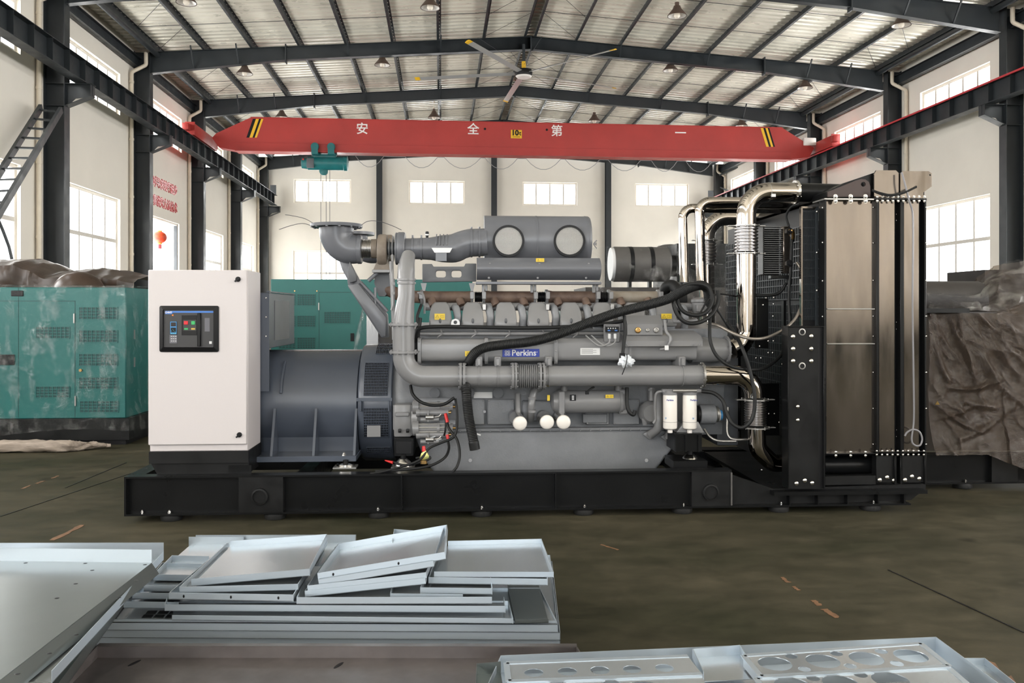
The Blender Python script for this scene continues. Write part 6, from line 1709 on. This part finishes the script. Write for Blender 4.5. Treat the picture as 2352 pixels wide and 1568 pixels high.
def film5(u, v):
    px = 2118+(2470-2118)*u
    t_ = 719 if px < 2285 else 719-(px-2285)*.36
    p = f5.p(px, t_, .10)
    zb5 = zs+.01 if px < 2240 else zs-.2*(px-2240)/120
    z = p.z+(zb5-p.z)*v
    w = wrinkle((p.x*1.2+z*.7, z*.6-p.x*.5, 4), .03, 2.4, 1.0)+folds(p.x, z)
    y = .06-.10*v*(1 if px < 2285 else 1.3)-(.25*max(0, v-.75))
    return Vector((p.x, y-w, max(.01, z)))
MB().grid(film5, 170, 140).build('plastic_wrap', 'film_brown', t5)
def film5t(u, v):
    px = 2118+(2470-2118)*u; a_ = 719 if px < 2285 else 719-(px-2285)*.36
    prof = [(2118, 664), (2160, 662), (2210, 670), (2232, 672), (2250, 650), (2275, 622), (2310, 606), (2352, 600), (2470, 590)]
    for (x0_, y0_), (x1_, y1_) in zip(prof[:-1], prof[1:]):
        if x0_ <= px <= x1_: b_ = y0_+(y1_-y0_)*(px-x0_)/(x1_-x0_)
    p = f5.p(px, a_-1, .10); q_ = f5.p(px, b_, 1.0)
    r = p.lerp(q_, v); r.y = .10+.9*v**1.4
    return r+Vector((0, -wrinkle((r.x*1.5, r.z*1.5, 2), .06, 2.0, 5), wrinkle((r.x, v, 3), .03, 3)))
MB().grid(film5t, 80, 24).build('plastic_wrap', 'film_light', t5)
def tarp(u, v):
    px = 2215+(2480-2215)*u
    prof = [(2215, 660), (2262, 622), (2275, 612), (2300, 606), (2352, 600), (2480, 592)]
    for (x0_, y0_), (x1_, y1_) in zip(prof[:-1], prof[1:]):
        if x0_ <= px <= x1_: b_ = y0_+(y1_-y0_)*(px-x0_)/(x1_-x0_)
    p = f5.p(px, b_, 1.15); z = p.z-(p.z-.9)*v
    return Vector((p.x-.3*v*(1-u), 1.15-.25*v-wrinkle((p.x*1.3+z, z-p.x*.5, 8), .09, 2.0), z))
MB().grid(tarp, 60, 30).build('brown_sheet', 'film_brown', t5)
fb(f5, 2262, 2500, 620, 720, 1.3, 2.0).build('rear_unit', 'machine_dark', t5)
f6 = Frame(2140, 12.0)
t6 = f6.root('covered_machine'); tag(t6, 'low brown sheeted machine under the tall window beyond the radiator', 'machine')
fb(f6, 2120, 2275, 652, 1000, .1, 1.2).build('machine_body', 'machine_dark', t6)
def low(u, v):
    px = 2112+(2285-2112)*u; py = 654-10*exp_(-((px-2170)/25)**2)-3*sin(px*.08)
    p = f6.p(px, py, .0); z = p.z-(p.z-.1)*max(0, v-.3)/.7
    return Vector((p.x, 1.2*(1-v/.3) if v < .3 else -wrinkle((p.x, z, 3), .05, 2), z))
exp_ = math.exp
MB().grid(low, 50, 24).build('plastic_sheet', 'brown_wrap', t6)

# ------------------------------------------------------------------ galvanised sheet metal parts in front
SLOT = MB().sphere((0, 0, 0), 1, 12, 6).mesh('slot', 'black')
PANELS = 'galvanised sheet metal parts in front of the generator'
def tray(label, bl, br, fr, fl, h=.035, m='galv', sides='BRFL', t=.003, slots=(), down=False, group=PANELS, name='sheet_metal_tray', em=None):
    """pan from its four floor corners (back left, back right, front right, front left) with folded rims"""
    P = [Vector(p) for p in (bl, br, fr, fl)]
    root = empty(name, P[3]); tag(root, label, 'panel', group)
    O = P[3]; P = [p-O for p in P]
    n = (P[1]-P[0]).cross(P[3]-P[0]).normalized()
    if n.z < 0: n = -n
    n2 = n*(-1 if down else 1)
    base = MB().add([p for p in P]+[p+n*t for p in P], [(0, 1, 2, 3), (7, 6, 5, 4), (0, 4, 5, 1), (1, 5, 6, 2), (2, 6, 7, 3), (3, 7, 4, 0)])
    base.build('sheet', m, root)
    ctr = (P[0]+P[1]+P[2]+P[3])/4
    for k, s in enumerate('BRFL'):
        if s not in sides: continue
        a, b = P[k], P[(k+1) % 4]
        inw = (ctr-(a+b)/2); inw = (inw-n*inw.dot(n)); d = (b-a).normalized(); inw = (inw-d*inw.dot(d)).normalized()*t
        hh = h[k] if isinstance(h, (list, tuple)) else h
        mb = MB().add([a, b, b+inw, a+inw, a+n2*hh, b+n2*hh, b+inw+n2*hh, a+inw+n2*hh], [(0, 1, 2, 3), (7, 6, 5, 4), (0, 4, 5, 1), (1, 5, 6, 2), (2, 6, 7, 3), (3, 7, 4, 0)])
        f_ = mb.build('rim', em or ('galv_lit_rim' if m == 'galv' else m), root)
        for sd, q, r_ in slots:
            if sd != s: continue
            c = a.lerp(b, q)+n2*hh*.5-inw.normalized()*.0005
            o = link('slot', SLOT, f_, c); o.rotation_euler = (0, 0, math.atan2(d.y, d.x)); o.scale = (r_*.8, .0012, r_*1.2)
    return root

C = C3
# --- long panels at the bottom of the main stack (front edges seen), lowest first
def slab(label, pl, prr, zf, depth, h, px_shift=0):
    a = F(*pl, zf); b = F(*prr, zf)
    d = (b-a).normalized(); nb = Vector((-d.y, d.x, 0))
    return tray(label, a+nb*depth, b+nb*depth, b, a, h, 'galv', slots=())
zl0 = .145
for k, (pl, prr, z, lab) in enumerate((((205, 1496), (1286, 1497), .115, 'lowest long galvanised panel in the stack, just above the dark tray'),
                                   ((205, 1481), (1287, 1484), .150, 'second long galvanised panel from the bottom of the stack'),
                                   ((206, 1464), (1287, 1470), .187, 'third long galvanised panel from the bottom of the stack'),
                                   ((209, 1447), (1282, 1452), .225, 'fourth long galvanised panel from the bottom, holding the loose trays'))):
    slab(lab, pl, prr, z, 1.05, .033)
# panel with cut-out windows on the slogan wall side
zt_ = .262
pa = tray('wide galvanised panel with a grid of square cut-outs near its left end', F(310, 1355, zt_), F(1240, 1355, zt_), F(1279, 1432, zt_), F(222, 1428, zt_), .012, 'galv', 'BRF')
for i in range(3):
    for j in range(2):
        A, B, C_, D = (F(340+i*27-j*9-0, 1402+j*9, zt_+.004), F(362+i*27-j*9, 1402+j*9, zt_+.004), F(357+i*27-j*9, 1409+j*9, zt_+.004), F(334+i*27-j*9, 1409+j*9, zt_+.004))
        o = MB().prism([(p.x, p.y) for p in (A, B, C_, D)], zt_+.003, zt_+.0045, 'xy').build('cut_out', 'black', pa); o.parent = None
        o.parent = pa; o.location = -pa.location
tray('long narrow galvanised channel lying front of the loose trays, longer one', F(400, 1392, .275), F(1168, 1390, .275), F(1179, 1432, .275), F(395, 1424, .275), .022, 'galv', 'BRF')
tray('galvanised channel lying at the back edge of the long narrow one', F(384, 1385, .300), F(1158, 1385, .300), F(1161, 1407, .300), F(378, 1403, .300), .030, 'galv', 'RFL')
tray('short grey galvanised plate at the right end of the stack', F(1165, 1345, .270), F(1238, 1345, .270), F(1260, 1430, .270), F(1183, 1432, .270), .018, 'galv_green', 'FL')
# left steps of the stack
for k, (a, b, c, d, z, lab) in enumerate((((330, 1350), (420, 1350), (410, 1398), (284, 1396), .292, 'front step tray of the left end of the stack'),
                                    ((352, 1328), (450, 1330), (420, 1377), (304, 1376), .315, 'second step tray of the left end of the stack'),
                                    ((372, 1305), (470, 1308), (440, 1360), (330, 1358), .335, 'third step tray, with slotted holes, of the left end of the stack'),
                                    ((395, 1288), (480, 1290), (455, 1335), (352, 1333), .345, 'fourth step tray of the left end of the stack'))):
    tray('galvanised '+lab, F(*a, z), F(*b, z), F(*c, z), F(*d, z), .03, 'galv', 'BFL')
tray('galvanised back panel with a tall rim behind the left end of the stack', F(434, 1255, .33), F(560, 1255, .33), F(540, 1290, .33), F(396, 1288, .33), .055, 'galv', 'B')
tray('galvanised panel whose long back rim shows behind the tilted trays', F(450, 1248, .34), F(818, 1247, .34), F(812, 1300, .34), F(420, 1300, .34), .048, 'galv', 'BR')
tray('small galvanised offcut peeping out behind the tilted top tray', F(905, 1226, .40), F(960, 1230, .40), F(970, 1260, .40), F(900, 1255, .40), .028, 'galv', 'BL')
# left group of three trays
tray('lowest of the three left loose trays, with slotted front rim', F(525, 1258, .345), F(745, 1262, .345), F(674, 1381, .345), F(388, 1376, .345), .030, 'galv', 'FLR', slots=(('F', .12, .006), ('F', .5, .006), ('F', .88, .006)))
tray('middle of the three left loose trays', C(522, 1258, 4.40), C(752, 1250, 4.42), C(685, 1355, 3.77), C(412, 1362, 3.74), .028, 'galv', 'FLR')
tray('uppermost of the three left loose trays, showing its wide floor', C(529, 1256, 4.36), C(752, 1240, 4.40), C(712, 1322, 3.83), C(440, 1346, 3.79), .033, 'galv', 'BFR')
# right group
tray('long galvanised angle under the tilted trays', F(700, 1345, .335), F(1120, 1345, .335), F(1130, 1386, .335), F(681, 1387, .335), .030, 'galv', 'FL')
tray('small galvanised tray before the right loose trays, standing higher', F(985, 1315, .355), F(1125, 1318, .355), F(1131, 1365, .355), F(965, 1363, .355), .028, 'galv', 'FLR')
tray('small galvanised tray partly hidden under the front right tray', F(905, 1330, .345), F(1055, 1332, .345), F(1063, 1376, .345), F(896, 1374, .345), .022, 'galv', 'FL')
tray('lowest of the four tilted trays in the middle', C(760, 1285, 4.40), C(1010, 1256, 4.42), C(978, 1341, 3.80), C(701, 1371, 3.74), .028, 'galv', 'FLR')
tray('second lowest of the four tilted trays in the middle', C(765, 1275, 4.40), C(1012, 1245, 4.42), C(980, 1328, 3.81), C(707, 1359, 3.75), .028, 'galv', 'FLR')
tray('second highest of the four tilted trays in the middle', C(772, 1266, 4.40), C(1022, 1222, 4.44), C(997, 1301, 3.83), C(733, 1345, 3.77), .028, 'galv', 'FLR')
tray('topmost tilted tray in the middle with two slots in its front rim', C(779, 1263, 4.40), C(1029, 1219, 4.44), C(1024, 1284, 3.85), C(731, 1333, 3.79), .034, 'galv', 'BFLR', slots=(('F', .37, .006), ('F', .88, .006)))
tray('lower of the two right loose trays', F(1015, 1262, .375), F(1246, 1256, .375), F(1258, 1344, .375), F(984, 1340, .375), .030, 'galv', 'FRL')
tray('upper of the two right loose trays, with a bright floor', F(1029, 1253, .405), F(1244, 1248, .405), F(1272, 1326, .405), F(997, 1325, .405), .026, 'galv', 'BFR')

# --- large sheets at the left edge
zb1 = .50
LBG = 'large galvanised sheets at the left edge'
p_br = F(349, 1293, zb1); p_bl = F(-120, 1287, zb1); p_fr = F(-60, 1610, zb1); p_fl = F(-420, 1610, zb1)
bs = tray('large dull galvanised sheet at the left edge with a punched back rim', p_bl, p_br, p_fr, p_fl, (.062, .0, .0, .0), 'galv_green', 'B', em='galv_lit_rim', slots=(('B', .39, .006), ('B', .685, .006), ('B', .975, .006)), group=LBG)
mb = MB().add([p_br-p_fl, p_fr-p_fl, p_fr-p_fl+Vector((.03, .01, -.05)), p_br-p_fl+Vector((.03, .005, -.05))], [(0, 1, 2, 3)]); mb.build('side_fold', 'galv_green', bs)
for px, py in ((59, 1292), (196, 1293), (333, 1296), (212, 1309), (174, 1340), (131, 1373), (313, 1333), (273, 1372), (175, 1457), (113, 1500), (40, 1547)):
    q = F(px, py, zb1+.0035)-p_fl; o = link('slot', SLOT, bs, q); o.scale = (.009, .007, .0008)
tray('large galvanised panel under the big dull sheet, its rim end sticking out', F(-120, 1287, .44), F(376, 1286, .44), F(120, 1568, .44), F(-300, 1568, .44), (.085, .04, 0, 0), 'galv', 'BR', slots=(('B', .985, .006),), group=LBG)
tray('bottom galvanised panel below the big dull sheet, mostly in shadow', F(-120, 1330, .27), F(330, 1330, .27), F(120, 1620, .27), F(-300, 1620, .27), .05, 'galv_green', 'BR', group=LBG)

# --- dark raw steel tray at the bottom edge
zt_ = .19
tray('dark raw steel tray with slotted floor along the bottom edge', F(222, 1512, zt_), F(1326, 1513, zt_), F(1400, 1640, zt_), F(95, 1640, zt_), .052, 'tray_dark', 'BRL', .006, group='raw steel trays', name='raw_steel_tray')
rt = [o for o in COL.objects if o.name.startswith('raw_steel_tray')][0]
for px, py in ((309, 1522), (778, 1527)):
    q = F(px, py, zt_+.0065)-rt.location; o = link('slot', SLOT, rt, q); o.scale = (.010, .035, .0012); o.rotation_euler = (0, 0, -.45)
lipA = F(222, 1512, zt_); lipB = F(1326, 1513, zt_)
MB().bar(lipA-rt.location+Vector((0, .012, .052)), lipB-rt.location+Vector((0, .012, .052)), .03, .004).build('rim_lip', 'tray_dark', rt)
lipC = F(95, 1640, zt_); MB().bar(lipA-rt.location+Vector((-.01, .0, .052)), lipC-rt.location+Vector((-.01, 0, .052)), .03, .004).build('rim_lip', 'tray_dark', rt)

# --- perforated galvanised panels at the bottom right
def perf(label, corners, holes, z, rim=.04, m='galv', sides='BRFL'):
    P = [F(px, py, z) for px, py in corners]
    O = P[3]; root = empty('perforated_panel', O); tag(root, label, 'panel', 'perforated panels at the lower right')
    loc = lambda p: (p.x-O.x, p.y-O.y)
    hs = []
    for px, py, rx in holes:
        c = F(px, py, z); r_ = rx*((EYE-z)*FPX/(py-HOR))/FPX
        hs.append([(c.x-O.x+r_*cos(2*pi*i/28), c.y-O.y+r_*sin(2*pi*i/28)) for i in range(28)])
    MB().prism([loc(p) for p in P], 0, .003, 'xy', hs).build('sheet', m, root)
    for k, s in enumerate('BRFL'):
        if s not in sides: continue
        a, b = P[k]-O, P[(k+1) % 4]-O
        MB().bar(a+Vector((0, 0, -rim/2)), b+Vector((0, 0, -rim/2)), .003, rim).bar(a+Vector((0, 0, .003)), b+Vector((0, 0, .003)), .022, .004).build('rim', 'galv_lit_rim', root)
    return root
zP = .30
perf('perforated panel with five round holes left of the pair at the lower right', [(1163, 1524), (1580, 1508), (1612, 1549), (1168, 1566)], [(1226, 1546, 22), (1303, 1543, 22), (1378, 1540, 22), (1452, 1538, 21), (1526, 1535, 21)], zP, sides='BFL')
perf('perforated panel with big and small holes, farthest of the lower right ones', [(1708, 1507), (2115, 1479), (2180, 1531), (1748, 1555)], [(1780, 1525, 38), (1890, 1519, 38), (1990, 1513, 38), (2092, 1507, 37), (1818, 1508, 14), (1921, 1502, 14), (2024, 1497, 14), (1848, 1538, 14), (1953, 1531, 14), (2060, 1525, 15)], zP)
perf('perforated panel cut by the bottom edge, below the farthest one', [(1738, 1559), (2178, 1534), (2300, 1640), (1790, 1668)], [(1820, 1574, 40), (1930, 1569, 40), (2045, 1562, 41), (1868, 1559, 15), (1977, 1551, 15)], zP-.004)
perf('perforated panel cut by the bottom edge below the five holes', [(1172, 1568), (1612, 1553), (1650, 1640), (1180, 1650)], [(1282, 1576, 24), (1405, 1573, 24), (1480, 1586, 46)], zP-.004, sides='BL')
zQ = .20
tray('galvanised tray under the perforated panels, open between them', F(1150, 1545, zQ), F(2150, 1500, zQ), F(2330, 1640, zQ), F(1100, 1660, zQ), .07, 'galv', 'BRL', group='perforated panels at the lower right')
tray('galvanised cross channel in the gap between the perforated panels', F(1590, 1512, .25), F(1700, 1503, .25), F(1735, 1560, .25), F(1615, 1566, .25), .04, 'galv', 'BRL', group='perforated panels at the lower right')
tray('galvanised upright end rim at the left of the perforated panels', F(1094, 1550, .24), F(1150, 1545, .24), F(1165, 1640, .24), F(1090, 1645, .24), .045, 'galv_green', 'LB', group='perforated panels at the lower right')
tray('galvanised strip poking out right of the perforated panels', F(2190, 1527, .18), F(2262, 1527, .18), F(2400, 1640, .18), F(2300, 1645, .18), .03, 'galv', 'BRL', group='perforated panels at the lower right')

# ------------------------------------------------------------------ loose wires and small wall fittings
for pts in ([(722, 514, .6), (700, 502, .55), (670, 495, .5), (655, 493, .5)], [(718, 519, .6), (695, 513, .55), (668, 518, .5), (641, 527, .5)], [(828, 518, .6), (845, 508, .6), (870, 508, .6), (900, 518, .6), (922, 528, .6)]):
    MB().tube(smooth(path(pts), 5), .0025, 6).build('tie_wire', 'wire_dark', gen)
for a, b in (((1653, 402), (1738, 366)), ((1655, 430), (1700, 452)), ((1735, 400), (1705, 448))):
    MB().bar(W(*a, 44.9), W(*b, 41.5), .07, .07).build('brace', GREY, wr)
